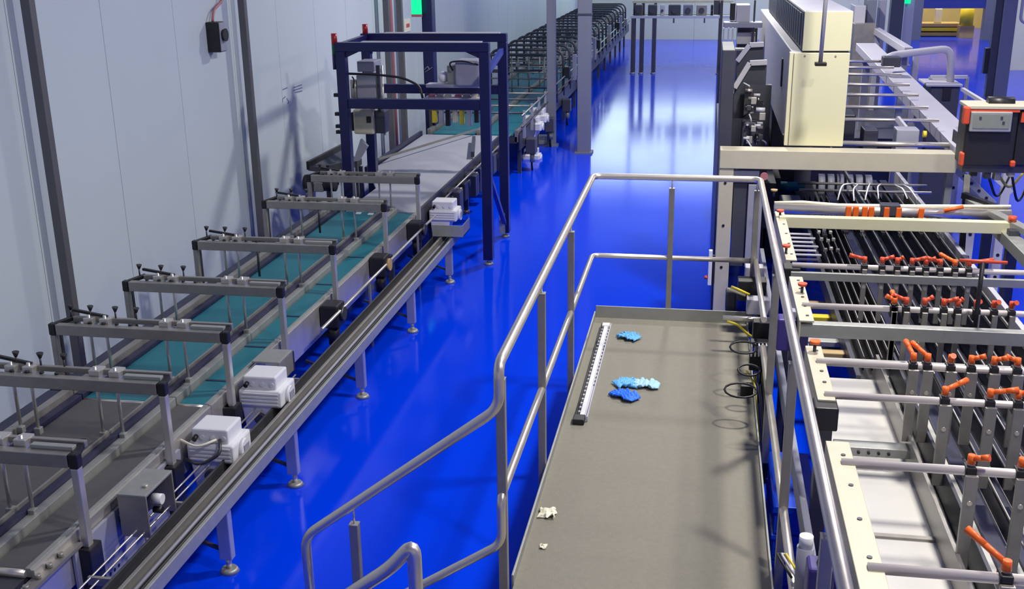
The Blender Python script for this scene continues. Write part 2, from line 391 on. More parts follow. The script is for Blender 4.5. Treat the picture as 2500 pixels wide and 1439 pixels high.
for i in range(6):
    for k in range(3):
        yy = rn+.45+i*.045; zz = .24+k*.04
        MB().cyl((-3.121, yy, zz), (-3.1185, yy, zz), .011, n=8).build('vent_hole', 'black', c1)
m = MB()
for k in range(3):
    yy = rn+.75+k*.05; m.cyl((-3.12, yy, BZ-.1-.03*(k % 2)), (-3.1, yy, BZ-.1-.03*(k % 2)), .015)
m.build('bolt_head', 'steel', c1)
c2 = conveyor('belt_conveyor', 'teal belt double lane conveyor under the row of steel guide frames', 6.2, 11.66, 'teal', (7.0, 8.9, 10.8))
MB().cyl((-4.07, 6.205, BZ-.02), (-3.51, 6.205, BZ-.02), .02).build('end_roller', 'steelp', c2)
MB().cyl((-3.385, 6.205, BZ-.02), (-3.2, 6.205, BZ-.02), .02).build('end_roller', 'steelp', c2)
for k, yy in enumerate((6.62, 7.3, 8.02, 8.9, 9.8)):    # belt cleats of the narrow lane
    MB().box(-3.38, -3.21, yy-.012, yy+.012, BZ, BZ+.004).build('belt_cleat', 'rubber', c2)
for px, py in ((875, 520), (905, 522)):
    p = at(px, py, z=BZ+.01); MB().box(p.x-.03, p.x+.03, p.y-.03, p.y+.03, BZ, BZ+.012).build('splice_clip', 'white', c2, bevel=.003)
# wide pale belt under the gantry
YW0, YW1 = 11.68, 16.9
t = thing('belt_conveyor', (-3.7, YW0, 0), 'pale white belt conveyor passing under the blue gantry', 'conveyor')
MB().prism([(-4.02, YW0+.01), (-3.17, YW0+.01), (-3.17, YW1), (-4.42, YW1), (-4.42, 13.9), (-4.02, 12.9)], 'z', BZ-.03, BZ).build('belt', 'wbelt', t, bevel=.006)
MB().box(-4.0, -3.17, YW0, YW1, BZ-.16, BZ-.035).build('bed', 'steelx', t)
MB().box(-3.17, -3.14, YW0, YW1, BZ-.27, BZ+.03).build('side_plate', 'steelx', t, bevel=.003)
for k in range(9):
    yy = 12.15+.5*k
    MB().box(-3.14, -2.98-.04*(k % 2), yy-.1, yy+.12, BZ-.3-.05*(k % 3), BZ-.06).build('flank_cover', ('black', 'dgrey', 'steelx')[k % 3], t, bevel=.015)
    MB().cyl((-3.14, yy+.22, BZ-.12), (-3.02, yy+.22, BZ-.12), .05, n=12).build('flank_roller', ('steeld', 'black')[k % 2], t)
MB().tube([(-3.0, YW0+.4, BZ+.02), (-3.0, YW1, BZ+.02)], .012, n=8).build('flank_rail', 'steeld', t)
MB().bar((-4.46, 13.9, BZ+.01), (-4.46, YW1, BZ+.01), .04, .1).build('left_guard', 'rubber', t, bevel=.004)
MB().bar((-4.40, 14.3, BZ+.09), (-3.55, YW1, BZ+.09), .02, .03).build('diverter_rail', 'steeld', t)
MB().bar((-3.2, 14.9, BZ+.07), (-3.45, 16.2, BZ+.07), .05, .08).build('diverter_arm', 'dgrey', t, bevel=.005)
for yy in (12.6, 14.6, 16.4):
    for xx in (-3.95, -3.24):
        l = MB().box(xx-.03, xx+.03, yy-.03, yy+.03, .04, BZ-.1).build('leg', 'steelx', t); MB().cyl((xx, yy, 0), (xx, yy, .04), .05, .035).build('foot', 'steeld', l)

# --------------------------------------------------------------- guide frames over the belts
FR = [4.57, 5.52, 6.41, 7.41, 8.615, 10.19, 11.49]
FT = 1.15
FL = ['nearest the camera, cut by the left edge', 'second from the camera', 'third from the camera, where the teal belt begins', 'fourth from the camera',
      'fifth from the camera', 'sixth from the camera', 'farthest, just before the blue gantry']
def guide_frame(i, y):
    t = thing('guide_portal', (-3.7, y, 0.0), 'steel guide frame over the conveyor, '+FL[i], 'guide portal', 'guide frames over the conveyor')
    xl, xr = -4.36, -3.10
    MB().box(xl+.03, xr-.03, y-.028, y+.028, FT-.075, FT).build('beam', 'steeld', t, bevel=.004)
    MB().box(xl+.1, xr+.01, y+.085, y+.115, FT-.01, FT+.025).build('rear_bar', 'steeld', t, bevel=.004)
    for s, x in ((0, xl), (1, xr)):
        MB().box(x-.026, x+.026, y-.026, y+.026, FT-.08, FT+.004).build('corner_cap', 'black', t, bevel=.008)
        MB().bar((x, y+.02, FT-.015), (x+(.1 if s == 0 else -.02), y+.13, FT+.01), .035, .03).build('corner_bracket', 'black', t, bevel=.004)
        MB().box(x-.02, x+.02, y-.024, y+.024, .58, FT-.08).build('post', 'steel' if s else 'steeld', t, bevel=.004)
        MB().box(x-.012 if s == 0 else x-.03, x+.012 if s == 0 else x-.02, y+.05, y+.075, .60, FT-.05).build('rear_post', 'steelx', t)
        sy = 1 if s else -1
        base = MB().box(x-.05, x+.045, y-.06, y+.06, .30 if i < 2 and s else .46, .62)
        base.box(x-.045 if s else x, x if s else x+.06, y-.05, y+.05, .56, .62)
        base.build('base_bracket', 'black', t, bevel=.008)
    # hanging guide rods with clamps and wing knobs
    rods = (-4.12, -4.0, -3.56, -3.43)
    for k, x in enumerate(rods):
        yb = y+.055
        r = MB().tube([(x, yb, FT+.055), (x, yb, BZ+.05 if k in (1, 2) else BZ+.085)], .011, n=8).build('hanger_rod', 'steel', t)
        MB().box(x-.035, x+.035, y+.035, y+.125, FT-.03, FT+.035).build('clamp_block', 'steel', r, bevel=.005)
        MB().box(x-.02, x+.02, yb-.02, yb+.02, BZ+.03, BZ+.075).build('rod_end', 'galv', r, bevel=.004)
    nk = (3, 4, 4, 3, 3, 3, 1)[i]
    for k in range(nk):
        x = -4.28+k*.17+random.uniform(-.02, .02); zt = FT+.02
        kn = MB().cyl((x, y+.1, zt), (x, y+.1, zt+.055), .006, n=6).build('knob', 'steelx', t)
        MB().cyl((x, y+.1, zt+.05), (x+.004, y+.1, zt+.085), .008, .022, n=10).build('knob_head', 'black', kn)
    for k in range(5):
        x = -4.2+k*.1; MB().cyl((x, y+.03, FT+.002), (x, y+.03, FT+.012), .014, n=8).build('bolt_head', 'black', t)
    MB().bar((xl+.08, y+.13, FT+.06), (xl+.36, y+.09, FT+.035), .02, .018).build('lever', 'black', t)
    MB().box(xr-.26, xr-.02, y+.02, y+.06, FT+.002, FT+.022).build('clamp_plate', 'galv', t, bevel=.003)
    if i in (4, 5):
        x = -4.0+.02*i; h = MB().cyl((x, y+.3, BZ+.05), (x, y+.3, FT-.08), .012, n=8).build('sensor_rod', 'steelx', t)
        MB().box(x-.03, x+.03, y+.26, y+.33, FT-.14, FT-.06).build('sensor_head', 'black', h, bevel=.005)
        MB().box(x-.012, x+.012, y+.05, y+.3, FT-.09, FT-.07).build('sensor_arm', 'steelx', h)
for i, y in enumerate(FR): guide_frame(i, y)

# --------------------------------------------------------------- white gear motors and boxes on the conveyor flank
def gear_motor(px, py, label, x0=-3.13, sc=1.0, cable=False):
    c = at(px, py, x=x0+.17*sc)       # centre of the lid
    t = thing('gear_motor', (x0+.17*sc, c.y, c.z-.36*sc), label, 'motor', 'white gear motors')
    X = lambda v: x0+.02+v*sc
    Y = lambda v: c.y+v*sc
    Z = lambda v: c.z+v*sc
    MB().box(X(.03), X(.27), Y(-.12), Y(.10), Z(-.10), Z(0)).build('terminal_lid', 'white', t, bevel=.012*sc)
    h = MB().box(X(0), X(.31), Y(-.15), Y(.13), Z(-.22), Z(-.095)).build('housing', 'white', t, bevel=.015*sc)
    for k in range(4): MB().box(X(.02), X(.29), Y(-.156), Y(-.148), Z(-.2+k*.026), Z(-.19+k*.026)).build('cooling_rib', 'white', h)
    MB().hexa([(X(.03), Y(-.12), Z(-.46)), (X(.15), Y(-.12), Z(-.46)), (X(.15), Y(.1), Z(-.46)), (X(.03), Y(.1), Z(-.46))],
              [(X(.01), Y(-.14), Z(-.215)), (X(.24), Y(-.14), Z(-.215)), (X(.24), Y(.12), Z(-.215)), (X(.01), Y(.12), Z(-.215))]).build('gear_case', 'white', t, bevel=.012*sc)
    MB().cyl((X(.31), Y(-.01), Z(-.165)), (X(.335), Y(-.01), Z(-.165)), .062*sc, n=20).build('end_flange', 'white', t)
    MB().box(X(.335), X(.34), Y(-.045), Y(.03), Z(-.195), Z(-.135)).build('name_plate', 'greyp', t)
    MB().cyl((X(.06), Y(-.12), Z(-.05)), (X(.06), Y(-.155), Z(-.06)), .016*sc, n=10).build('cable_gland', 'black', t)
    MB().cyl((X(.15), Y(-.14), Z(-.3)), (X(.15), Y(-.17), Z(-.3)), .04*sc, n=14).build('shaft_cover', 'dgrey', t)
    MB().box(x0-.02, X(.03), Y(-.05), Y(.05), Z(-.33), Z(-.15)).build('mounting_bracket', 'steelx', t)
    for k in range(3): MB().cyl((X(.1+.07*k), Y(-.12), Z(-.055)), (X(.1+.07*k), Y(-.127), Z(-.055)), .016*sc, n=8).build('lid_plug', 'white', t)
    if cable:
        MB().tube([(X(.22), Y(-.13), Z(-.06)), (X(.25), Y(-.2), Z(-.12)), (X(.12), Y(-.22), Z(-.2)), (X(-.02), Y(-.15), Z(-.2))], .011, fillet=.06).build('cable', 'steelx', t)
        MB().tube([(X(.2), Y(-.13), Z(-.06)), (X(.1), Y(-.2), Z(-.09)), (X(-.08), Y(-.12), Z(-.07))], .008, fillet=.06).build('cable', 'paper', t)
gear_motor(530, 1030, 'white gear motor with loose cables hanging beside the steel sensor box', cable=True)
gear_motor(648, 905, 'white gear motor beyond the cabled one, beside the teal belt')
gear_motor(1086, 487, 'white gear motor above the cable tray end near the gantry', sc=1.05)
gear_motor(1313, 264, 'white gear motor on the far conveyor, topmost of the far group', sc=1.1)
gear_motor(1300, 283, 'white gear motor on the far conveyor, left of the far group', sc=1.1)
gear_motor(1326, 330, 'small white gear motor on the far conveyor, lower right of the group', sc=.9)
gear_motor(1298, 362, 'white gear motor lowest on the far conveyor behind the gantry leg', sc=1.0)
# folded steel sensor box
a = at(345, 1142, z=.76); y0 = at(350, 1212, z=.76).y; y1 = at(375, 1145, z=.76).y; x0 = at(292, 1200, z=.76).x; x1 = at(352, 1215, z=.76).x
t = thing('sensor_box', ((x0+x1)/2, (y0+y1)/2, .42), 'open folded steel sensor box beside the near grey belt', 'box')
MB().box(x0, x1, y0, y1, .745, .76).build('lid', 'galv', t, bevel=.003)
MB().box(x0, x1, y0, y0+.012, .5, .745).build('front_panel', 'steeld', t, bevel=.002)
MB().box(x0, x1, y1-.012, y1, .5, .745).build('rear_panel', 'steeld', t, bevel=.002)
MB().box(x0, x0+.012, y0+.012, y1-.012, .5, .745).build('back_panel', 'steelx', t)
MB().cyl((x1-.05, (y0+y1)/2, .66), (x1+.01, (y0+y1)/2, .66), .03).build('sensor', 'white', t)
MB().cyl((x1-.05, (y0+y1)/2, .59), (x1, (y0+y1)/2, .59), .02).build('lens', 'black', t)
MB().cyl((x1-.05, y0+.1, .76), (x1-.05, y0+.1, .775), .014).build('screw', 'steelp', t)
MB().box(-3.15, x0, y0+.05, y0+.1, .55, .6).build('mounting_arm', 'steelx', t)
MB().tube([(x1-.04, y0+.02, .5), (x1-.03, y0+.02, .35), (x1+.05, y0+.03, .3)], .008, fillet=.05).build('cable', 'greyp', t)
a = at(660, 868, z=.76)
t = thing('sensor_cover', (a.x, a.y, .6), 'flat steel sensor cover beside the teal belt behind a white motor', 'cover')
MB().box(-3.14, -2.93, a.y-.13, a.y+.13, .745, .76).build('lid', 'galv', t, bevel=.003)
MB().box(-2.94, -2.93, a.y-.13, a.y+.13, .6, .745).build('side_panel', 'steeld', t)
# black drive units under the frames with thin pipe rail
for i, (px, py) in enumerate(((815, 770), (930, 650), (1018, 565))):
    p = at(px, py, x=-3.05)
    t = thing('drive_unit', (-3.05, p.y, p.z-.13), ['black drive unit under the fifth guide frame', 'black drive unit with amber ring under the sixth guide frame', 'black drive unit close to the gantry'][i], 'drive')
    MB().box(-3.14, -2.98, p.y-.1, p.y+.1, p.z-.09, p.z+.11).build('gearbox', 'black', t, bevel=.015)
    MB().cyl((-3.05, p.y-.02, p.z-.09), (-3.05, p.y-.02, p.z-.25), .05).build('motor', 'black', t)
    MB().cyl((-2.98, p.y, p.z+.02), (-2.95, p.y, p.z+.02), .06, n=20).build('pulley', 'board' if i == 1 else 'steelx', t)
    MB().cyl((-3.03, p.y-.02, p.z-.25), (-3.03, p.y-.02, p.z-.29), .03, .04).build('foot_cap', 'steel', t)
t = thing('pipe_rail', (-2.98, 9, 0), 'thin steel pipe rail along the conveyor flank below the frames', 'rail')
p0 = at(785, 805, x=-2.98); p1 = at(1062, 527, x=-2.98)
MB().tube([p0, p1], .014).build('pipe', 'steelp', t)
for px, py in ((905, 690), (1022, 570)):
    q = at(px, py, x=-2.98); MB().box(-3.0, -2.985, q.y-.018, q.y+.018, .0, .62).build('upright', 'steeld', t)

# --------------------------------------------------------------- cable tray on legs
t = thing('cable_tray', (-2.72, 8, 0), 'long steel cable tray on round legs beside the conveyor', 'cable tray')
YT0, YT1 = 3.6, 11.45
MB().box(-2.66, -2.635, YT0, YT1, .47, .56).build('outer_rail', 'galv', t, bevel=.004)
MB().box(-2.76, -2.66, YT0, YT1, .475, .49).build('tray_floor', 'steelx', t)
MB().box(-2.785, -2.76, YT0, YT1, .47, .565).build('middle_rail', 'steeld', t, bevel=.004)
MB().box(-2.86, -2.785, YT0, YT1, .475, .49).build('inner_floor', 'black', t)
MB().box(-2.875, -2.86, YT0, YT1, .47, .555).build('inner_rail', 'steelx', t, bevel=.003)
for k in range(3):
    xx = -2.745+k*.03; MB().tube([(xx, YT0, .505), (xx+.004, 6, .506), (xx-.003, 8.5, .505), (xx, YT1, .505)], .011, n=8).build('cable', ('greyp', 'black', 'beige')[k], t)
for k in range(2): MB().tube([(-2.95-.045*k, YT0, .53+.01*k), (-2.95-.045*k, 7.2, .53+.01*k)], .006, n=6).build('guide_wire', 'steelp', t)
for yy in (4.4, 5.2, 6.2, 7.1): MB().box(-3.01, -2.87, yy-.01, yy+.01, .5, .545).build('wire_bracket', 'steeld', t)
for yy in (5.367, 6.48, 8.052, 9.68, 11.31):
    l = MB().box(-2.765, -2.685, yy-.03, yy+.03, .09, .475).build('leg', 'steel', t, bevel=.006)
    MB().cyl((-2.72, yy, .02), (-2.72, yy, .1), .018, n=10).build('spindle', 'steelp', l)
    MB().cyl((-2.72, yy, 0), (-2.72, yy, .025), .06, .045, n=18).build('foot', 'galv', l)
    MB().bar((-2.76, yy, .15), (-3.2, yy, .3), .02, .02).build('stay', 'steelx', t)
p = at(1115, 545, x=-2.72)
t = thing('drip_tray', (-2.72, 11.3, .565), 'small steel drip tray at the far end of the cable tray', 'tray')
MB().box(-2.86, -2.52, 11.15, 11.5, .575, .585).build('base', 'steeld', t)
MB().box(-2.86, -2.52, 11.14, 11.15, .575, .70).build('front_wall', 'galv', t).location
MB().box(-2.53, -2.52, 11.15, 11.5, .575, .70).build('side_wall', 'steeld', t)

# ================================================================== blue gantry over the belt
G0, G1 = 12.085, 13.36
t = thing('gantry', (-3.25, 12.7, 0), 'navy blue steel gantry frame straddling the pale belt', 'gantry')
gx0, gx1, gz = -4.09, -2.43, 2.46
sq = .112
def upright(x, y, z0=.06):
    u = MB().box(x-sq/2, x+sq/2, y-sq/2, y+sq/2, z0, gz).build('upright', 'navy', t, bevel=.006)
    MB().cyl((x, y, .02), (x, y, z0+.01), .02, n=10).build('spindle', 'steel', u)
    MB().cyl((x, y, 0), (x, y, .025), .06, .04, n=16).build('foot', 'galv', u)
    return u
for y in (G0, G1):
    ofs = 0 if y == G0 else -.1
    upright(gx1+ofs*.3, y); upright(gx0+ofs, y)
    MB().box(gx0+ofs-sq/2, gx1+ofs*.3+sq/2, y-sq/2, y+sq/2, gz, gz+.1).build('top_beam', 'navy', t, bevel=.006)
    MB().box(gx0+ofs+.25, gx1+ofs*.3-.03, y-sq/2+.005, y+sq/2-.005, gz+.1, gz+.112).build('top_strip', 'greyl', t)
    zc = at(1000, 253, y=y).z if y == G0 else at(1050, 216, y=y).z
    MB().box(gx0+ofs+sq/2, gx1+ofs*.3-sq/2, y-.045, y+.045, zc-.06, zc+.05).build('cross_beam', 'navy', t, bevel=.006)
    if y == G0:
        ZC = zc
        for s in (-1, 1):
            x = gx0+sq/2 if s < 0 else gx1-sq/2
            MB().prism([(x, gz), (x+(-s)*.16, gz), (x, gz-.07)], 'y', y-.03, y+.03).build('gusset', 'navy', t)
MB().bar((gx1, G0+sq/2, 2.2), (gx1-.03, G1-sq/2, 2.36), .05, .07).build('side_brace', 'navyl', t)
MB().bar((gx1, G0, 1.15), (gx1-.03, G1-.02, .16), .05, .05).build('side_brace', 'navyl', t)
MB().bar((gx0-.03, G0, gz+.05), (gx0-.1, G1, gz+.05), .06, .07).build('side_beam', 'navy', t)
MB().box(gx1-.09, gx1-.02, G1-.1, G1-.04, .06, .32).build('foot_bracket', 'galv', t)
for y, px, py0 in ((G0, 818, 130), (G1, 893, 103)):
    a = at(px, py0, y=y)
    st = MB().cyl((a.x, y, a.z-.18), (a.x, y, a.z-.02), .035, n=14).build('stack_light_base', 'navy', t)
    MB().cyl((a.x, y, a.z-.02), (a.x, y, a.z+.1), .034, n=14).build('green_lens', 'green', st, label='green lens of the stack light')
    MB().cyl((a.x, y, a.z+.1), (a.x, y, a.z+.22), .034, n=14).build('red_lens', 'red', st, label='red lens of the stack light')
    MB().box(a.x, a.x+.08, y-.02, y+.02, a.z-.14, a.z-.1).build('stack_light_arm', 'navy', st)
for py in (232, 278, 308, 322):
    a = at(826, py, y=G0); MB().box(gx0-sq/2-.06, gx0-sq/2, G0-.03, G0+.03, a.z-.02, a.z+.02).build('cable_clip', 'black', t, bevel=.004)
c = [at(850, 180, y=G0+.1), at(920, 182, y=G0+.15), at(985, 190, y=G0+.2), at(1025, 210, y=G0+.2), at(1032, 240, y=G0+.15)]
MB().tube(c, .014, fillet=.12).build('cable_loop', 'black', t)
MB().tube([at(862, 215, y=G0+.3), at(865, 195, y=G0+.28), at(860, 188, y=G0+.2)], .008, fillet=.05).build('thin_cable', 'black', t)
# lift motors carried by the gantry beams
def pbox(m, px0, py0, px1, py1, y, d):
    a = at(px0, py1, y=y); b = at(px1, py0, y=y); return m.box(a.x, b.x, y, y+d, a.z, b.z)
u = thing('lift_unit', (at(890, 250, y=12.5).x, 12.5, ZC-.4), 'grey lift motor unit hanging in the left of the blue gantry', 'motor')
pbox(MB(), 872, 150, 912, 176, 12.42, .3).build('upper_box', 'greyp', u, bevel=.01)
pbox(MB(), 872, 184, 916, 240, 12.4, .3).build('gearbox', 'greyp', u, bevel=.012)
a = at(866, 222, y=12.45); MB().cyl((a.x, 12.45, a.z-.12), (a.x, 12.45, a.z+.13), .05, n=16).build('brake_drum', 'steeld', u)
pbox(MB(), 864, 268, 910, 328, 12.3, .3).build('motor_block', 'beige', u, bevel=.02)
pbox(MB(), 858, 275, 866, 320, 12.33, .22).build('fan_cover', 'black', u, bevel=.01)
pbox(MB(), 910, 272, 938, 326, 12.36, .2).build('clamp_head', 'steelx', u, bevel=.01)
pbox(MB(), 895, 285, 905, 300, 12.29, .02).build('name_plate', 'black', u)
a = at(932, 160, y=12.4); b = at(932, 330, y=12.4)
MB().tube([(a.x, 12.4, a.z), (a.x, 12.4, b.z)], .012).build('guide_rod', 'steelp', u)
a = at(921, 160, y=12.4); b = at(921, 300, y=12.4)
MB().box(a.x-.02, a.x+.02, 12.4, 12.44, b.z, a.z).build('lift_mast', 'steelx', u)
MB().box(at(905, 250, y=12.2).x, at(945, 250, y=12.2).x, G0+.045, 12.4, ZC-.03, ZC+.02).build('carrier', 'steelx', u)
u = thing('lift_unit', (at(1120, 200, y=12.9).x, 12.9, ZC), 'grey lift motor unit with white cap in the right of the gantry', 'motor')
pbox(MB(), 1112, 148, 1168, 210, 12.7, .3).build('gearbox', 'greyp', u, bevel=.015)
pbox(MB(), 1092, 160, 1113, 208, 12.75, .22).build('motor_block', 'steeld', u, bevel=.01)
a = at(1083, 188, y=12.86); MB().ball((a.x, 12.86, a.z), .07, (1, 1, 1)).build('motor_cap', 'white', u)
MB().tube([at(1168, 158, y=12.7), at(1130, 148, y=12.66), at(1095, 152, y=12.66), at(1105, 172, y=12.72)], .01, fillet=.08).build('cable', 'black', u)
pbox(MB(), 1040, 207, 1172, 214, 12.75, .2).build('mounting_plate', 'greyl', u)
for k, px in enumerate((1045, 1065, 1085, 1110, 1130, 1150)):
    pbox(MB(), px, 232, px+13, 241, 12.9, .12).build('valve', ('pink', 'steeld', 'beige')[k % 3], u, bevel=.004)
pbox(MB(), 1035, 240, 1172, 246, 12.88, .25).build('valve_bar', 'greyl', u)
# pick-up tools under the rear beam
u = thing('pick_head', (at(1090, 290, y=14.2).x, 14.2, BZ), 'row of small pneumatic pick heads behind the gantry', 'pick head')
pbox(MB(), 1040, 262, 1200, 268, 14.2, .12).build('carrier_bar', 'steelx', u)
for k, px in enumerate((1055, 1072, 1088, 1105, 1122, 1140, 1158)):
    pbox(MB(), px, 268, px+9, 300+(k % 3)*4, 14.22, .08).build('cylinder', ('yellow', 'steel', 'black', 'beige')[k % 4], u, bevel=.004)
a = at(1045, 300, y=14.3); b = at(1195, 300, y=14.3)
for x in (b.x,): MB().box(x-.02, x+.02, 14.24, 14.29, BZ+.02, at(1045, 265, y=14.2).z).build('support', 'steelx', u)
a = at(1172, 480, z=BZ)
# dark tilted side conveyor left of the gantry
t = thing('side_conveyor', (-4.45, 12.5, 0), 'small dark tilted side conveyor with rollers left of the gantry', 'conveyor')
a0 = at(762, 400, x=-4.6); a1 = at(838, 362, x=-4.35)
p0 = at(752, 405, y=12.3); p1 = at(838, 360, y=13.6); p2 = at(880, 395, y=13.6); p3 = at(800, 412, y=12.3)
th = Vector((0, 0, -.06))
MB().hexa([p0+th, p3+th, p2+th, p1+th], [p0, p3, p2, p1]).build('belt', 'dgrey', t)
MB().bar(p0, p1, .04, .1).build('side_rail', 'black', t); MB().bar(p3, p2, .04, .08).build('side_rail', 'black', t)
MB().bar(p3+th, (p3.x, p3.y, 0.02), .05, .05).build('leg', 'steelx', t); MB().bar(p2+th, (p2.x, p2.y, 0.02), .05, .05).build('leg', 'steelx', t)
for px in (757, 800):
    a = at(px, 447, y=12.25); MB().cyl((a.x-.06, 12.25, a.z), (a.x+.1, 12.25, a.z), .1, n=20).build('drum', 'black', t)
a = at(780, 455, y=12.2); MB().cb((a.x, 12.2, a.z), (.12, .1, .12)).build('motor_end', 'steeld', t, bevel=.01)
a = at(765, 447, y=12.25); b = at(800, 447, y=12.25)
MB().box(a.x-.1, b.x+.1, 12.32, 12.38, a.z-.04, a.z+.04).build('drum_frame', 'black', t)
MB().bar(((a.x+b.x)/2, 12.35, a.z), ((p0.x+p3.x)/2, 12.35, p0.z-.05), .06, .06).build('drum_bracket', 'black', t)
t = thing('tilted_plate', at(865, 395, y=12.55), 'grey plate tilted on edge behind the left gantry leg', 'plate')
q = [at(862, 395, y=12.4), at(880, 340, y=12.4), at(897, 358, y=12.4), at(876, 393, y=12.4)]
MB()._add([Vector((v.x, 12.4, v.z)) for v in q]+[Vector((v.x, 12.46, v.z)) for v in q], [(0,1,2,3),(7,6,5,4),(0,4,5,1),(1,5,6,2),(2,6,7,3),(3,7,4,0)]).build('sheet', 'greyp', t)
MB().bar((q[0].x+.03, 12.43, q[0].z+.02), (q[0].x+.03, 12.43, .0), .03, .03).build('stand', 'steelx', t)
tag(MB().bar(at(868, 445, y=11.9), at(893, 428, y=12.6), .03, .015).build('blue_strip', 'greyl'), 'short pale strip on the belt edge at the gantry foot', 'strip')

# ================================================================== far conveyor with hoops
YH0, YH1 = 17.0, 41.5
t = thing('hoop_conveyor', (-3.7, YH0, 0), 'long teal belt conveyor with dark hoops running to the far wall', 'conveyor')
MB().box(-4.3, -3.6, YH0, YH1, BZ-.03, BZ).build('left_belt', 'teal', t, bevel=.006)
MB().box(-3.5, -2.98, YH0, YH1, BZ-.03, BZ).build('right_belt', 'teal', t, bevel=.006)
MB().box(-4.4, -2.92, YH0, YH1, BZ-.14, BZ-.035).build('bed', 'steelx', t)
for x in (-4.36, -3.55, -2.93):
    MB().box(x-.03, x+.03, YH0, YH1, BZ-.12, BZ+.07).build('edge_guard', 'steeld', t, bevel=.004)
MB().box(-2.89, -2.87, YH0, YH1, BZ-.25, BZ-.0).build('side_plate', 'steelx', t)
MB().tube([(-2.84, YH0, BZ+.12), (-2.84, YH1, BZ+.12)], .014, n=8).build('side_rail', 'steelx', t)
MB().tube([(-2.84, YH0, BZ+.3), (-2.84, YH1, BZ+.3)], .014, n=8).build('side_rail', 'steeld', t)
yy = YH0+.4
while yy < YH1:
    for x in (-4.3, -2.95):
        MB().box(x-.03, x+.03, yy-.03, yy+.03, 0, BZ-.1).build('leg', 'steelx', t)
    yy += 1.9
for k in range(5):
    y = 17.3+.8*k
    MB().box(-2.87, -2.83, y-.025, y+.025, BZ-.1, BZ+.34).build('guard_post', 'greyp', t)
    MB().box(-4.42, -4.38, y-.025, y+.025, BZ-.1, BZ+.34).build('guard_post', 'steelx', t)
    MB().tube([(-4.4, y, BZ+.3), (-2.85, y, BZ+.3)], .018, n=6).build('cross_rod', ('steelx', 'steeld')[k % 2], t)
hy = [21.4+1.08*i for i in range(18)]
for i, y in enumerate(hy):
    h = thing('guide_hoop', (-3.6, y, BZ), '%s dark hoop counted from the gantry over the far conveyor' % ORD[i], 'hoop', 'dark hoops over the far conveyor')
    MB().tube([(-4.4, y, BZ-.1), (-4.4, y, 1.52), (-2.88, y, 1.52), (-2.88, y, BZ-.1)], .029, n=8, fillet=.22).build('arch', 'steelx', h)
    MB().tube([(-4.4, y, 1.22), (-2.88, y, 1.22)], .022, n=8).build('cross_rod', 'steelx', h)
    MB().tube([(-4.4, y+.05, 1.06), (-2.88, y+.05, 1.06)], .018, n=6).build('lower_rod', 'steeld', h)
    for k in range(4):
        x = (-4.15, -3.8, -3.4, -3.08)[k]+random.uniform(-.05, .05)
        MB().tube([(x, y, 1.5), (x, y, BZ+.08)], .014, n=6).build('hanger_rod', 'steeld', h)
        if k % 2: MB().box(x-.04, x+.04, y-.04, y+.04, 1.2, 1.27).build('clamp_block', 'galv', h)
    if i % 3 == 1:
        MB().box(-2.86, -2.74, y-.09, y+.09, .86+.1*(i % 2), 1.08+.1*(i % 2)).build('junction_box', 'black' if i % 2 else 'steeld', h, bevel=.01)
    if i % 4 == 2: MB().box(-2.85, -2.77, y+.2, y+.36, .75, 1.3).build('control_panel', 'greyp', h, bevel=.01)
# flank clutter: air units below the far belt
for i, y in enumerate((17.6, 19.8, 22.3, 25.2)):
    u = thing('air_unit', (-2.78, y, 0), '%s dark air service unit on the far conveyor flank' % ORD[i], 'air unit', 'air units on the far conveyor')
    MB().box(-2.86, -2.7, y-.12, y+.12, .3, .55).build('body', 'dgrey', u, bevel=.01)
    MB().cyl((-2.76, y-.05, .16), (-2.76, y-.05, .3), .04).build('bowl', 'glass', u)
    MB().tube([(-2.78, y+.05, .3), (-2.79, y+.06, .15), (-2.78, y+.05, .0)], .018, fillet=.05).build('hose', 'black', u)
# transverse conveyor crossing the aisle far away
YC = 31.75
za = at(1640, 40, y=YC).z; zb = at(1640, 10, y=YC).z
t = thing('cross_conveyor', (-.7, YC, 0), 'raised conveyor crossing the far aisle on slim legs', 'conveyor')
xa, xb = at(1540, 30, y=YC).x, at(1790, 30, y=YC).x
MB().box(xa, xb, YC-.05, YC+.05, za-.05, za+.02).build('front_beam', 'greyl', t, bevel=.006)
MB().box(xa, xb, YC+.55, YC+.65, za-.05, za+.02).build('rear_beam', 'steelx', t)
MB().box(xa, xb, YC+.05, YC+.55, za-.02, za+.01).build('belt', 'dgrey', t)
MB().box(xa, xb, YC+.6, YC+.64, zb, zb+.06).build('top_rail', 'beige', t)
for px in (1545, 1566, 1596, 1757):
    x = at(px, 100, y=YC).x
    l = MB().box(x-.05, x+.05, YC-.04, YC+.04, .03, za-.05).build('leg', 'steelx', t)
    MB().cyl((x, YC, 0), (x, YC, .035), .08, .06).build('foot', 'galv', l)
    MB().box(x-.04, x+.04, YC+.56, YC+.64, 0, zb).build('rear_leg', 'steelx', t)
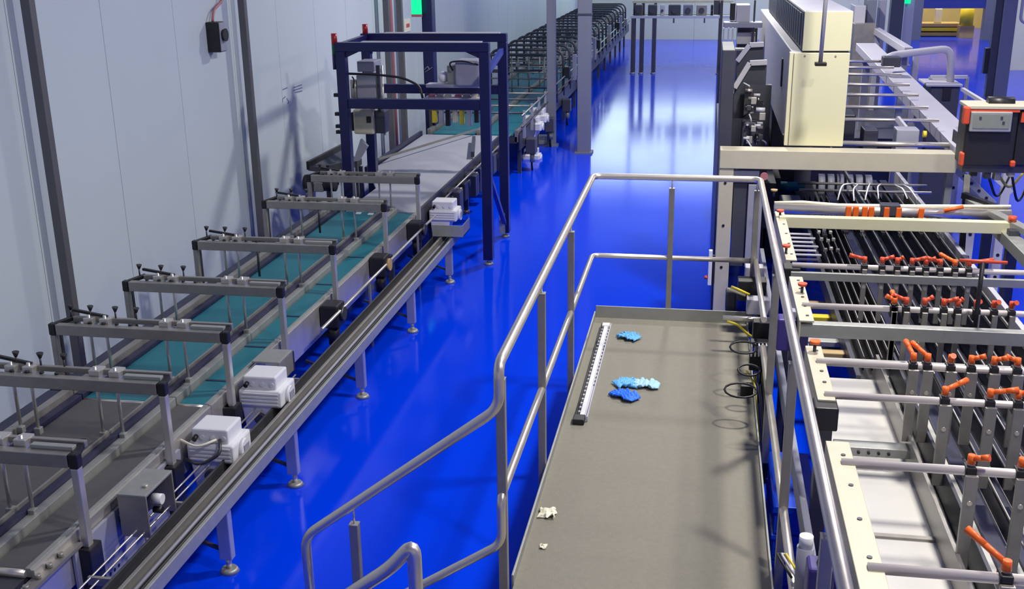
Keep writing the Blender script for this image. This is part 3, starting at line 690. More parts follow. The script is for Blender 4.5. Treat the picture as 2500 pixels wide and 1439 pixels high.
for i, (p0, p1, m_) in enumerate(((1550, 1568, 'steelx'), (1582, 1604, 'dgrey'), (1612, 1622, 'greyl'), (1632, 1662, 'dgrey'), (1668, 1692, 'colm'), (1700, 1726, 'steeld'), (1735, 1742, 'black'))):
    u = thing('motor_box', ((at(p0, 20, y=YC).x+at(p1, 20, y=YC).x)/2, YC+.25, za), '%s drive box from the left on the far crossing conveyor' % ORD[i], 'box', 'drive boxes on the crossing conveyor')
    a = at(p0, 30, y=YC+.15); b = at(p1, 12, y=YC+.15)
    MB().box(a.x, b.x, YC+.1, YC+.45, za+.011, b.z).build('casing', m_, u, bevel=.015)
    MB().cyl(((a.x+b.x)/2, YC+.1, (za+b.z)/2), ((a.x+b.x)/2, YC+.06, (za+b.z)/2), min(.08, (b.x-a.x)*.35), n=14).build('end_cap', 'steelx', u)
for px in (1645, 1720):
    x = at(px, 45, y=YC).x; MB().box(x-.02, x+.02, YC-.04, YC+.04, za-.18, za-.05).build('drop_bracket', 'steelx', t)

# ================================================================== walkway platform
ZP = .70
PX0, PX1, PY0, PY1 = -.80, .40, 2.3, 8.33
t = thing('walkway_platform', (-.2, 5.3, 0), 'raised grey walkway platform with textured deck', 'platform')
MB().box(PX0, PX1, PY0, PY1, ZP-.03, ZP).build('deck', 'deck', t)
MB().box(PX0-.012, PX0, 4.42, PY1+.012, ZP-.12, ZP+.05).build('toe_board', 'galv', t, bevel=.003)
MB().box(PX0-.012, PX0, PY0, 3.2, ZP-.12, ZP+.05).build('toe_board', 'galv', t, bevel=.003)
MB().box(PX0, PX1, PY1, PY1+.012, ZP-.12, ZP+.10).build('toe_board', 'galv', t, bevel=.003)
MB().box(PX1, PX1+.012, PY0, PY1+.012, ZP-.12, ZP+.015).build('toe_board', 'galv', t, bevel=.003)
for x in (PX0+.06, PX1-.06):
    MB().box(x-.04, x+.04, PY0, PY1, ZP-.12, ZP-.03).build('bearer', 'steelx', t)
    for y in (2.5, 4.4, 6.3, 8.2):
        l = MB().box(x-.035, x+.035, y-.035, y+.035, 0.01, ZP-.12).build('leg', 'steelx', t)
        MB().box(x-.07, x+.07, y-.07, y+.07, 0, .012).build('foot_plate', 'galv', l)
# guard rail round the platform
HR, MR = 1.86, 1.215
t = thing('guard_rail', (-.2, 8.3, ZP), 'polished tube guard rail round the walkway platform with square posts', 'railing')
xl, xr, yf = -.835, .445, PY1+.03
RT = .024
yb = 4.32
s1 = at(745, 1310, y=yb); 
MB().tube([(xr, 2.3, HR), (xr, yf, HR), (xl, yf, HR), (xl, yb, HR), (xl, yb, 1.655), (s1.x, yb, s1.z), (s1.x+.005, yb, .30)], RT, n=14, fillet=.07).build('hand_rail', 'steelp', t)
mx = at(1010, 1439, y=yb)
MB().tube([(xr, yf, MR), (xl, yf, MR), (xl, yb, MR), (xl, yb, .975), (mx.x, yb, mx.z), (-1.52, yb, .52)], RT*.85, n=12, fillet=.06).build('middle_rail', 'steelp', t)
MB().tube([(xr, yf, MR), (xr, 6.95, MR)], RT*.85, n=12).build('middle_rail', 'steelp', t)
MB().tube([(xr, 6.9, 1.04), (xr, 2.4, 1.04)], RT*.85, n=12).build('middle_rail', 'steelp', t)
def rpost(x, y, top=1.775, z0=ZP-.1):
    p = MB().box(x-.021, x+.021, y-.021, y+.021, z0, top).build('post', 'steeld', t, bevel=.003)
    MB().cyl((x, y, top), (x, y, HR-RT*.8), .005, n=8).build('pin', 'steelp', p)
    MB().box(x-.022, x+.022, y-.022, y+.022, top, top+.004).build('post_cap', 'galv', p)
for y in (4.36, 5.6, 6.94): rpost(xl, y)
rpost(-.22, yf); rpost(xr-.02, yf-.02)
for y in (3.2, 4.73, 6.1): rpost(xr, y)
sp = at(865, 1280, y=yb)
p = MB().box(sp.x-.021, sp.x+.021, yb-.021, yb+.021, .25, sp.z).build('post', 'steeld', t, bevel=.003)
MB().cyl((sp.x, yb, sp.z), (sp.x, yb, sp.z+.09), .005, n=8).build('pin', 'steelp', p)
MB().box(sp.x-.022, sp.x+.022, yb-.022, yb+.022, sp.z, sp.z+.004).build('post_cap', 'galv', p)
# stair down to the left
t = thing('access_stair', (-1.3, 3.8, 0), 'short steel stair with bent tube handrail at the platform edge', 'stair')
ya, yc_ = 3.3, 4.32
for y in (ya, yc_):
    MB().bar((-.82, y, ZP-.1), (-1.72, y, .0+.06), .03, .12).build('stringer', 'galv', t)
for k in range(3):
    x = -.98-.24*k; z = ZP-.175*(k+1)
    MB().box(x-.12, x+.10, ya+.015, yc_-.015, z-.03, z).build('tread', 'galv', t, bevel=.004)
u0 = at(985, 1345, y=ya); u1 = at(940, 1439, y=ya)
d = (u1-u0); sl_ = d.z/d.x
pk = at(990, 1325, y=ya)
MB().tube([(pk.x+.035, ya, .3), (pk.x+.03, ya, pk.z-.0), (pk.x-.06, ya, pk.z-.11), (pk.x-.75, ya, pk.z-.11-.75*.8*.9)], .026, n=14, fillet=.055).build('hand_rail', 'steelp', t)
MB().box(pk.x-.73, pk.x-.69, ya-.02, ya+.02, .03, pk.z-.60).build('post', 'steeld', t)

# things lying on the deck
def crumple(m, pts, r, seed, flat=.35):
    rnd = random.Random(seed)
    for c, rr, sc in pts:
        k = len(m.v); m.ball(c, rr, sc, n=12, m=8)
        for i in range(k, len(m.v)):
            m.v[i] = m.v[i]+Vector((rnd.uniform(-1, 1), rnd.uniform(-1, 1), rnd.uniform(-1, 1)))*r
            if m.v[i].z < ZP+.001: m.v[i].z = ZP+.001
    return m
def glove(px, py, ang, mt, label, seed, s=1.0, fl=.6, el=1.0):
    c = at(px, py, z=ZP); rnd = random.Random(seed)
    t = thing('nitrile_glove', c, label, 'glove', 'blue gloves on the deck')
    ca, sa = math.cos(ang), math.sin(ang)
    def Lp(u, v, z): return Vector((c.x+s*(u*ca-v*sa), c.y+s*(u*sa+v*ca), ZP+z))
    n = 14; m = MB(); vs = []; fs = []
    for j in range(n+1):
        for i in range(n+1):
            u = (i/n-.5)*.15*el; v = (j/n-.5)*.115*(1+.2*math.sin(i*.9+seed))
            vs.append(Lp(u, v, .012+.016*abs(math.sin(i*1.3+seed)+math.cos(j*1.7+seed*2))*(1-abs(2*i/n-1)**3)+rnd.uniform(0, .008)))
    for j in range(n):
        for i in range(n): fs.append((j*(n+1)+i, j*(n+1)+i+1, (j+1)*(n+1)+i+1, (j+1)*(n+1)+i))
    m._add(vs, fs, True); o = m.build('palm', mt, t)
    sd = o.modifiers.new('thickness', 'SOLIDIFY'); sd.thickness = .004; sd.offset = 0
    for k in range(4):
        v = -.04+k*.027; L_ = (.06, .075, .07, .05)[k]*fl; b = rnd.uniform(-.03, .03)
        MB().tube([Lp(.06*el, v, .014), Lp(.06*el+L_*.5, v+b*.4, .026), Lp(.06*el+L_, v+b, .010)], .0095*s, n=8, fillet=.02).build('finger', mt, t)
    MB().tube([Lp(.0, -.045, .014), Lp(.03, -.075, .02), Lp(.05, -.085, .01)], .010*s, n=8, fillet=.02).build('thumb', mt, t)
    return t
glove(1538, 828, 2.6, 'glove', 'crumpled blue glove on the deck nearest the far edge', 3)
glove(1527, 942, .5, 'glove', 'blue glove on the deck beside the pale glove', 8, 1.0)
glove(1577, 945, math.pi-.1, 'glovel', 'pale blue glove with flat cuff on the deck', 5, .95, .2, 1.3)
glove(1527, 972, 2.5, 'gloved', 'deep blue glove nearest the camera on the deck', 11, 1.0, .45, 1.25)
# perforated channel lying along the deck edge
a = at(1412, 1030, z=ZP); b = at(1475, 800, z=ZP)
t = thing('perforated_channel', ((a+b)/2), 'long slotted cable channel lying along the left deck edge', 'channel')
d = (b-a).normalized(); n_ = Vector((d.y, -d.x, 0))
MB().bar(a+Vector((0, 0, .006))+n_*.02, b+Vector((0, 0, .006))+n_*.02, .075, .008).build('channel_floor', 'greyl', t)
MB().bar(a+Vector((0, 0, .02))-n_*.018, b+Vector((0, 0, .02))-n_*.018, .006, .035).build('channel_wall', 'black', t)
MB().bar(a+Vector((0, 0, .02))+n_*.055, b+Vector((0, 0, .02))+n_*.055, .006, .035).build('channel_wall', 'greyl', t)
MB().bar(a+Vector((0, 0, .018))+n_*.018, b+Vector((0, 0, .018))+n_*.018, .03, .02).build('inner_bar', 'white', t, bevel=.003)
N_ = 26
for k in range(N_):
    p = a.lerp(b, (k+.5)/N_)
    MB().cb(p+Vector((0, 0, .011))-n_*.003, (.02, .034, .006)).build('slot', 'black', t)
    if k > 7: MB().cb(p+Vector((0, 0, .011))+n_*.044, (.013, .022, .006)).build('slot', 'black', t)
MB().cb(a+Vector((0, -.01, .02))+n_*.005, (.075, .09, .036)).build('end_clip', 'black', t, bevel=.006)
MB().cb(b+Vector((0, -.01, .02))+n_*.015, (.06, .07, .03)).build('end_clip', 'white', t, bevel=.006)
# scraps of paper
def scrap(px, py, label, seed, s):
    c = at(px, py, z=ZP); rnd = random.Random(seed); m = MB(); n = 7; vs = []; fs = []
    for j in range(n):
        for i in range(n):
            vs.append((c.x+(i/(n-1)-.5)*s+rnd.uniform(-.1, .1)*s, c.y+(j/(n-1)-.5)*s*1.2+rnd.uniform(-.1, .1)*s, ZP+.002+abs(rnd.gauss(0, .16))*s))
    for j in range(n-1):
        for i in range(n-1): fs.append((j*n+i, j*n+i+1, (j+1)*n+i+1, (j+1)*n+i))
    m._add(vs, fs); o = m.build('paper_scrap', 'paper'); tag(o, label, 'paper', 'paper scraps on the deck')
    sd = o.modifiers.new('thickness', 'SOLIDIFY'); sd.thickness = .002; sd.offset = 1
scrap(1336, 1256, 'crumpled cream paper scrap by the left deck edge', 4, .085)
scrap(1327, 1337, 'thin torn paper sliver on the deck nearest the camera', 9, .035)

# ================================================================== right-hand lane machine
ZB = 1.50
XL, XRt = .62, 2.38
mach = thing('lane_machine', (1.5, 6.5, 0), 'large multi lane feeding machine with steel cross bars and orange clamp levers', 'machine')
def part(mb, name, m, bevel=0, parent=None): return mb.build(name, m, parent or mach, bevel=bevel)
# --- side rails with bolt holes
def side_rail(y0, y1, x=.635, w=.085, z=ZB, m='beige', holes=4, flip=1):
    r = part(MB().box(x-w/2, x+w/2, y0, y1, z-.012, z), 'side_rail', m, .003)
    part(MB().box(x-w/2, x-w/2+.01, y0, y1, z-.13, z-.012), 'rail_web', m, .002, r)
    for k in range(holes):
        y = y0+(y1-y0)*(k+.5)/holes
        part(MB().cyl((x+.01, y, z), (x+.01, y, z+.004), .010, n=10), 'bolt_head', 'steelx', 0, r)
    return r
side_rail(2.6, 4.52, w=.10, holes=7); side_rail(4.98, 5.72, holes=5); side_rail(6.14, 7.02, holes=5); side_rail(7.42, 8.85, w=.075, holes=5)
side_rail(2.6, 3.42, x=.76, w=.06, z=ZB-.03, holes=2)
for y0, y1 in ((2.6, 9.6),):
    part(MB().box(.54, .575, y0, y1, .86, .98), 'lower_channel', 'greyp', .004)
    part(MB().box(.72, .75, y0, y1, .90, 1.03), 'bed_edge', 'galv', .003)
for i, y in enumerate((4.98, 7.32)):
    part(MB().box(.575, .685, y-.08, y+.06, ZB-.13, ZB-.01), 'clamp_block', 'black', .008)
    part(MB().box(.595, .665, y-.06, y+.03, .04, ZB-.13), 'support_post', 'steelx', .004)
for y in (3.0, 6.8, 8.7):
    part(MB().box(.60, .665, y-.03, y+.03, .0, ZB-.10), 'support_post', 'dgrey', .004)
for y in (3.2, 5.2, 7.3, 9.2):
    part(MB().box(2.30, 2.37, y-.035, y+.035, 0, ZB-.02), 'support_post', 'dgrey', .004)
part(MB().box(2.28, 2.39, 2.6, 9.6, ZB-.14, ZB-.05), 'right_side_rail', 'galv', .004)
part(MB().box(.6, 2.34, 3.0, 3.05, .3, .38), 'base_tie', 'steelx'); part(MB().box(.6, 2.34, 8.7, 8.76, .3, .38), 'base_tie', 'steelx')
# --- cross bars
def yl(px, py, z): return at(px, py, z=z).y
BY = dict(B3=7.29, B4=6.42, B6=5.48, B7=5.04, B8=4.31, B9=3.49)
for k, y in BY.items():
    part(MB().cyl((XL+.01, y, ZB+.0), (XRt, y, ZB), .0185 if k not in ('B8', 'B9') else .02, n=14), 'cross_bar', 'barm')
y2 = 8.63; part(MB().box(XL, XRt, y2-.045, y2+.035, ZB-.07, ZB+.02), 'cross_beam', 'cream', .004)
y5 = yl(1965, 795, ZB-.05); part(MB().box(XL-.02, XRt, y5-.035, y5+.035, ZB-.11, ZB-.03), 'cross_beam', 'galv', .004)
part(MB().box(XL, XRt, 7.29-.07, 7.29-.04, ZB-.085, ZB-.03), 'back_strip', 'galv', .003)
part(MB().box(XL, XRt, BY['B6']+.1, BY['B6']+.13, ZB-.06, ZB-.02), 'back_strip', 'galv', .003)
y1 = 8.95; zt = ZB+.0
part(MB().cyl((XL-.02, y1, zt), (XRt+.05, y1, zt), .042, n=16), 'cable_pipe', 'steelp')
for k in range(4):
    yy = y1+.03+.012*k; z = zt+.04-.015*k
    part(MB().tube([(XL-.02, yy, z), (XL+.2, yy-.01*k, z+.012), (1.1, yy-.02, z-.005*k), (1.55, yy, z), (2.0, yy+.01, z+.008), (XRt+.05, yy, z+.02)], .013, n=8), 'cable', ('paper', 'beige', 'paper', 'greyl')[k])
# --- air hoses rising from the pipe
for k, (px0, py0, px1, py1, px2, py2) in enumerate(((2045, 488, 2055, 455, 2085, 448), (2085, 490, 2083, 465, 2095, 450), (2112, 488, 2118, 465, 2124, 448), (2145, 485, 2142, 460, 2150, 450), (2215, 485, 2205, 465, 2185, 452), (2240, 488, 2220, 462, 2205, 452))):
    part(MB().tube([at(px0, py0, y=y1+.02), at(px1, py1-4, y=y1+.1), at(px2, py2, y=y1+.3)], .006, n=6, fillet=.08), 'air_hose', 'white')
# --- orange fittings on the pipe
for k, px in enumerate((2072, 2090, 2112, 2128, 2165, 2195, 2250)):
    a = at(px, 508, y=y1-.045)
    c = part(MB().box(a.x-.022, a.x+.022, y1-.06, y1-.035, zt-.06, zt+.045), 'valve_clip', 'orange', .006)
    part(MB().tube([(a.x, y1-.05, zt-.05), (a.x, y1-.08, zt-.09), (a.x+.01, y1-.1, zt-.14)], .008, n=6), 'valve_stem', 'redo', 0, c)
a = at(2160, 510, y=y1-.06); b = at(2190, 510, y=y1-.06)
part(MB().box(a.x-.03, b.x+.03, y1-.052, y1+.05, zt-.03, zt+.065), 'valve_block', 'dgrey', .008)
a = at(2305, 515, y=y1-.06); b = at(2352, 505, y=y1-.06)
part(MB().tube([a, b], .016, n=8), 'orange_sleeve', 'orange')
# --- clamps with lever handles, hangers and shoes
def clamp(bar, px, ang, ln, m='orange', drop=.36, rise=.02, py=None):
    y = BY[bar]; x = at(px, {'B3': 655, 'B4': 760, 'B6': 900, 'B7': 975, 'B8': 1145, 'B9': 1405}[bar], y=y).x
    if x > XRt-.04: return
    c = part(MB().box(x-.022, x+.022, y-.032, y+.032, ZB-.045, ZB+.026), 'clamp', 'black', .006)
    part(MB().cyl((x, y-.005, ZB+.02), (x, y-.005, ZB+.042), .011, n=8), 'clamp_stem', 'steel', 0, c)
    zz = ZB+.042; ca, sa = math.cos(ang), math.sin(ang)
    h = MB().cyl((x, y-.005, zz-.004), (x, y-.005, zz+.034), .018, .015, n=12)
    p0 = Vector((x+ca*.008, y-.005+sa*.008, zz+.02)); p1 = Vector((x+ca*ln, y-.005+sa*ln, zz+.02+rise))
    h.cyl(p0, p0.lerp(p1, .55), .0125, .0125, n=10); h.cyl(p0.lerp(p1, .5), p1, .0125, .0155, n=10)
    part(h, 'lever', m, 0, c)
    hw = .026 if bar in ('B6', 'B7', 'B8', 'B9') else .016
    if drop:
        part(MB().box(x-hw, x+hw, y-.056, y-.036, ZB-drop, ZB+.0), 'hanger_bar', 'steeld', .003, c)
        part(MB().cyl((x, y-.052, ZB-.12), (x, y-.06, ZB-.12), .011, n=10), 'hanger_bolt', 'steelp', 0, c)
PI = math.pi
for px, a, l in ((2109, PI*.97, .10), (2152, .05, .075), (2189, .05, .04), (2225, .0, .09), (2259, 0, .06), (2294, PI, .09), (2330, PI*.70, .13), (2364, .02, .15)):
    clamp('B3', px, a, l, 'redo' if px != 2330 else 'orange')
for px, a, l in ((2180, PI*.5, .09), (2180+1, PI, .05), (2210, PI*.9, .08), (2255, .3, .05), (2302, -.05, .08), (2336, .2, .03), (2382, -1.4, .04), (2425, -1.2, .04), (2468, -1.2, .04)):
    clamp('B4', px, a, l, 'orange' if px < 2182 else 'redo')
for px, a, l in ((2227, PI*.53, .16), (2262, PI*.62, .15), (2319, -1.5, .03), (2369, -.2, .065), (2425, -.4, .06), (2482, PI, .06)):
    clamp('B6', px, a, l, drop=.40)
for px, a, l in ((2305, .65, .14), (2416, -.05, .12), (2485, .05, .10)):
    clamp('B7', px, a, l, drop=.42)
for px, a, l in ((2368, -.5, .07), (2493, -.5, .06)):
    clamp('B8', px, a, l, drop=.45)
clamp('B9', 2454, PI*.72, .17, drop=.45, rise=.05)
# round knobs along the side rail
for px, py, m in ((1920, 598, 'redo'), (1959, 692, 'redo'), (1990, 833, 'orange'), (1890, 462, 'board'), (1905, 512, 'redo')):
    a = at(px, py+4, z=ZB+.05); k = part(MB().cyl((a.x, a.y, ZB), (a.x, a.y, ZB+.045), .009, n=8), 'knob_stem', 'steelx')
    part(MB().cyl((a.x, a.y, ZB+.045), (a.x, a.y, ZB+.062), .026, .030, n=16), 'knob', m, 0, k)
# --- tall T-handle
a = at(2400, 640, y=6.3); b = at(2395, 790, y=6.3)
k = part(MB().cyl((a.x, 6.3, ZB-.1), (a.x, 6.3, a.z), .013, n=10), 'spindle', 'black')
part(MB().tube([(a.x-.13, 6.3, a.z+.005), (a.x+.13, 6.3, a.z)], .010, n=8), 'tee_grip', 'redo', 0, k)
part(MB().box(a.x-.2, a.x+.06, 6.22, 6.34, ZB-.12, ZB-.1), 'spindle_plate', 'steelx', .003, k)
# --- bed: pale sheets, dark lane belts, guide plates and rods
ZS = .99
for i, (y0, y1_) in enumerate(((2.6, 3.3), (3.305, 4.0), (4.005, 4.62), (4.625, 5.5), (5.505, 6.55))):
    part(MB().box(.75, 2.27, y0, y1_, ZS-.012-.004*(i == 3), ZS-.004*(i == 3)), 'bed_sheet', 'sheet', .002)
part(MB().box(.75, 1.12, 4.6, 4.63, ZS, ZS+.012), 'sheet_lip', 'steeld')
YE_ = 12.6
part(MB().box(1.02, 2.2, 6.56, YE_, ZS-.06, ZS-.02), 'dark_bed', 'black')
part(MB().box(1.0, 1.03, 6.56, YE_, ZS-.1, ZS+.02), 'bed_side', 'dgrey')
part(MB().box(2.14, 2.18, 6.56, YE_, ZS-.1, ZS+.12), 'bed_side', 'greyl', .004)
for y in (10.9, 12.4):
    for x in (1.03, 2.12): part(MB().box(x, x+.05, y-.03, y+.03, 0, ZS-.06), 'support_post', 'dgrey')
g = part(MB().box(1.112, 1.13, 3.1, 6.6, ZS+.002, ZS+.15), 'guide_plate', 'steeld', .002)
part(MB().box(1.13, 1.20, 3.1, 6.6, ZS+.002, ZS+.012), 'guide_foot', 'galv', 0, g)
part(MB().box(1.205, 1.222, 3.9, 6.6, ZS+.002, ZS+.17), 'guide_plate', 'dgrey', .002)
for i in range(8):
    x = 1.33+.108*i
    if x+.08 < 2.14: part(MB().box(x, x+.076, 3.0, YE_, ZS+.0, ZS+.014), 'lane_belt', 'rubber', .004)
    if x+.1 < 2.13:
        part(MB().box(x+.087, x+.097, 4.9 if i % 2 else 4.6, 11.5, ZS+.012, ZS+.11), 'lane_divider', 'black', .002)
        part(MB().tube([(x+.092, 4.5 if i % 2 else 4.3, ZS+.125), (x+.092, 11.4, ZS+.125)], .0055, n=8), 'guide_rod', 'steeld')
for i in range(5):
    x = 1.06+.055*i
    part(MB().tube([(x, 6.7, ZS+.09), (x, 11.4, ZS+.09)], .004, n=6), 'guide_rod', 'steeld')
    part(MB().box(x-.005, x+.005, 6.7, 11.4, ZS-.0, ZS+.075), 'lane_divider', 'black')
for i in range(16):   # small stainless adjusters among the lanes
    x = 1.1+.065*i; y = 9.7+.14*((i*7) % 5)
    k = part(MB().cyl((x, y, ZS+.12), (x, y, ZS+.2), .012, n=8), 'adjuster', 'steel')
    part(MB().box(x-.02, x+.02, y-.05, y+.05, ZS+.09, ZS+.12), 'adjuster_block', 'black', .004, k)
for i in range(7):   # flat steel fingers left of the lanes
    y = 9.05+.14*i
    part(MB().box(.76, 1.0+.03*(i % 2), y-.018, y+.018, ZS+.05, ZS+.062), 'finger_bar', 'greyl', .002)
part(MB().box(.72, .755, 8.9, 10.1, ZS-.05, ZS+.09), 'finger_rail', 'galv', .003)
for i in range(9):
    part(MB().cb((1.05+.05*(i % 3), 9.1+.3*(i//3)+.05*(i % 2), ZS+.13), (.03, .03, .03)), 'jet_nozzle', 'steel', .006)
# belt noses under the portal beam
for i in range(6):
    x = 1.25+.098*i
    part(MB().cyl((x, 12.05, ZS+.05), (x+.07, 12.05, ZS+.05), .13, n=22), 'belt_nose', 'greyp')
for yy, z, m in ((11.35, ZS+.15, 'steelp'), (11.6, ZS+.17, 'steeld')):
    part(MB().cyl((1.0, yy, z), (2.3, yy, z), .014, n=10), 'tie_rod', m)
part(MB().cyl((.82, 11.75, ZS+.1), (1.09, 11.75, ZS+.1), .05, n=16), 'green_roller', 'teal')
part(MB().box(.70, .80, 11.2, 12.2, ZS-.2, ZS+.3), 'roller_bracket', 'black', .005)
part(MB().box(.80, 1.02, 11.2, 11.5, ZS+.02, ZS+.06), 'roller_guard', 'galv', .006)
part(MB().box(.72, 1.0, 12.0, 12.5, ZS-.3, ZS+.25), 'dark_case', 'black', .01)
part(MB().bar((2.2, 9.4, 1.05), (2.3, 9.95, 1.6), .05, .06), 'side_strut', 'black')
# boards and yellow tubes hanging below the bars on the open side
for i, (px0, px1, py, z, m, h) in enumerate(((1985, 2095, 770, .9, 'yellow', .045), (1985, 2085, 738, .8, 'board', .05), (2005, 2100, 857, .95, 'board', .05), (2010, 2090, 830, .9, 'galv', .04))):
    a = at(px0, py, z=z); b = at(px1, py+3, z=z)
    part(MB().box(.7, b.x+.15, a.y-.04, a.y+.04, z-h, z), ('yellow_tube', 'wood_slat', 'wood_slat', 'steel_slat')[i], m, .006)
a = at(2060, 770, z=.9); part(MB().box(a.x-.03, a.x+.03, a.y-.045, a.y+.045, .845, .905), 'tube_coupling', 'black', .004)
part(MB().box(.74, 1.12, BY['B6']-.14, BY['B6']-.05, ZS+.05, ZS+.1), 'apron', 'galv', .003)
for i in range(4): part(MB().cyl((.86+.05*i, BY['B6']-.142, ZS+.075), (.86+.05*i, BY['B6']-.15, ZS+.075), .008, n=8), 'apron_hole', 'black')
# ------------------------------------------------ perforated frame posts right of the lanes
for i, (px, py0, py1) in enumerate(((2385, 418, 700), (2460, 418, 700), (2330, 420, 520))):
    y = 10.4+.3*i; a = at(px, py0, y=y)
    t = thing('perforated_post', (a.x, y, 0), ['white perforated post right of the lanes, left one of a pair', 'white perforated post right of the lanes, right one of a pair', 'short perforated post under the end of the portal beam'][i], 'post', 'perforated posts')
    MB().box(a.x-.04, a.x+.04, y-.03, y+.03, 0, a.z).build('profile', 'greyl', t, bevel=.003)
    for k in range(5): MB().cyl((a.x, y-.03, a.z-.15-.22*k), (a.x, y-.034, a.z-.15-.22*k), .016, n=10).build('hole', 'black', t)
t = thing('diagonal_brace', (at(2380, 460, y=10.2).x, 10.2, 0), 'pale perforated diagonal brace below the black monitor box', 'brace')
a = at(2335, 412, y=10.2); b = at(2425, 500, y=10.2)
MB().bar(a, b, .03, .07, up=(0, 0, 1)).build('profile', 'galv', t, bevel=.003)
for k in range(4):
    q = a.lerp(b, .2+.2*k); MB().cyl((q.x, 10.185, q.z), (q.x, 10.18, q.z), .014, n=8).build('hole', 'black', t)
MB().bar(b, (b.x, 10.2, 0), .05, .05).build('foot_post', 'galv', t)
MB().bar(at(2410, 418, y=10.2), at(2470, 470, y=10.2), .025, .04).build('thin_stay', 'greyl', t)
t = thing('support_frame', (2.75, 8.4, 0), 'dark square frame post with pale rail at the right edge of the machine', 'frame')
a = at(2478, 560, y=8.5)
MB().box(a.x-.05, a.x+.03, 8.45, 8.53, 0, a.z).build('upright', 'steelx', t, bevel=.004)
MB().bar((a.x-.16, 9.3, ZB+.02), (a.x+.28, 7.6, ZB-.02), .08, .05).build('top_rail', 'galv', t, bevel=.004)
MB().cyl((a.x, 8.6, ZB+.03), (a.x, 8.6, ZB+.07), .03, n=14).build('knob', 'redo', t)
MB().bar((a.x, 9.0, ZB+.03), (a.x-.2, 9.35, ZB+.06), .05, .05).build('clamp_arm', 'black', t)

# ================================================================== beige portal with cream cabinet
YP = 10.0
t = thing('portal_beam', (1.2, YP, 0), 'beige painted portal beam on a tall leg carrying the cream cabinet', 'beam')
zt = at(1765, 366, y=YP-.1).z; zb_ = at(1765, 412, y=YP-.1).z
xa = at(1757, 390, y=YP-.1).x; xb = at(2337, 390, y=YP-.1).x
MB().box(xa, xb, YP-.1, YP+.1, zb_, zt).build('beam', 'beige', t, bevel=.006)
l = MB().box(xa, xa+.13, YP-.09, YP+.09, 0, zb_).build('leg', 'beige', t, bevel=.006)
for z in (1.5, 1.1, .7): MB().cyl((xa+.06, YP-.09, z), (xa+.06, YP-.095, z), .013, n=10).build('hole', 'black', l)
MB().box(xb-.06, xb, YP-.03, YP+.03, 0, zb_).build('rear_leg', 'galv', t, bevel=.004)
MB().box(xa+.13, xa+.36, YP-.06, YP+.02, zb_-.13, zb_-.02).build('bracket_plate', 'greyp', t, bevel=.004)
MB().cyl((xa+.4, YP-.1, zb_-.06), (xa+.4, YP-.125, zb_-.06), .035, n=16).build('warning_button', 'pink', t)
MB().box(xa+.14, xa+.26, YP-.03, YP+.03, .7, zb_-.13).build('side_panel', 'dgrey', t)
MB().box(xa+.27, xa+.40, YP-.06, YP-.02, .7, zb_-.15).build('grey_cover', 'greyp', t, bevel=.004)
# switch mounted on the leg
u = thing('door_switch', (xa-.06, YP-.1, .9), 'white interlock switch with red button on the portal leg', 'switch')
a = at(1728, 612, y=YP-.1); b = at(1733, 698, y=YP-.1)
MB().box(xa-.06, xa-.025, YP-.1, YP-.05, b.z, a.z).build('housing', 'white', u, bevel=.006)
MB().box(xa-.025, xa, YP-.09, YP-.06, b.z+.02, a.z-.05).build('back_plate', 'black', u)
a = at(1711, 679, y=YP-.1); MB().cyl((xa-.06, YP-.075, a.z), (xa-.09, YP-.075, a.z), .018, n=12).build('button', 'redo', u)
# cabinet
C0 = YP+.1
zc0, zc1 = at(1990, 349, y=C0).z, at(1990, 128, y=C0).z
cx0, cx1 = at(1926, 250, y=C0).x, at(2066, 250, y=C0).x
t = thing('control_cabinet', ((cx0+cx1)/2, 12.5, zt), 'tall cream fronted control cabinet with grey side standing on the portal beam', 'cabinet')
zc0 = zt+.004
CB = 16.6
MB().box(cx0, cx1, C0+.02, CB, zc0, zc1).build('body', 'sidep', t, bevel=.01)
MB().box(cx0+.02, cx1, C0, C0+.02, zc0+.01, zc1-.005).build('front_door', 'cream', t, bevel=.004)
MB().box(cx0-.02, cx0+.012, C0-.002, C0+.07, zc0+.01, zc1+.0).build('door_edge', 'cream', t, bevel=.004)
ux0, ux1 = at(1962, 75, y=C0).x, at(2080, 75, y=C0).x; zu = at(2020, 27, y=C0).z
MB().box(ux0, ux1, C0+.02, CB-.5, zc1+.012, zu).build('upper_body', 'greyl', t, bevel=.008)
MB().box(ux0, ux1, C0, C0+.02, zc1+.012, zu-.003).build('upper_front', 'cream', t, bevel=.004)
MB().box(ux0+.01, ux1-.01, C0+.03, CB-.5, zc1-.002, zc1+.014).build('shadow_gap', 'black', t)
for k in range(14):
    MB().box(ux0-.012, ux0, C0+.25+.28*k, C0+.47+.28*k, zc1+.04, zu-.03).build('louvre', 'dgrey', t, bevel=.003)
MB().box(ux0-.006, ux0, C0+.05, CB-.6, zc1+.02, zu-.01).build('louvre_panel', 'dgrey', t)
a = at(1910, 178, x=cx0); MB().box(cx0-.012, cx0, a.y-.05, a.y+.06, a.z-.13, a.z+.14).build('door_slot', 'black', t, bevel=.003)
MB().box(cx0-.02, cx0, C0+.2, C0+.3, zc0+.02, zc0+.07).build('hinge', 'black', t)
for px, py in ((1965, 137), (2040, 138)):
    a = at(px, py, y=C0); MB().cyl((a.x, C0, a.z), (a.x, C0-.003, a.z), .009, n=8).build('door_screw', 'steeld', t)
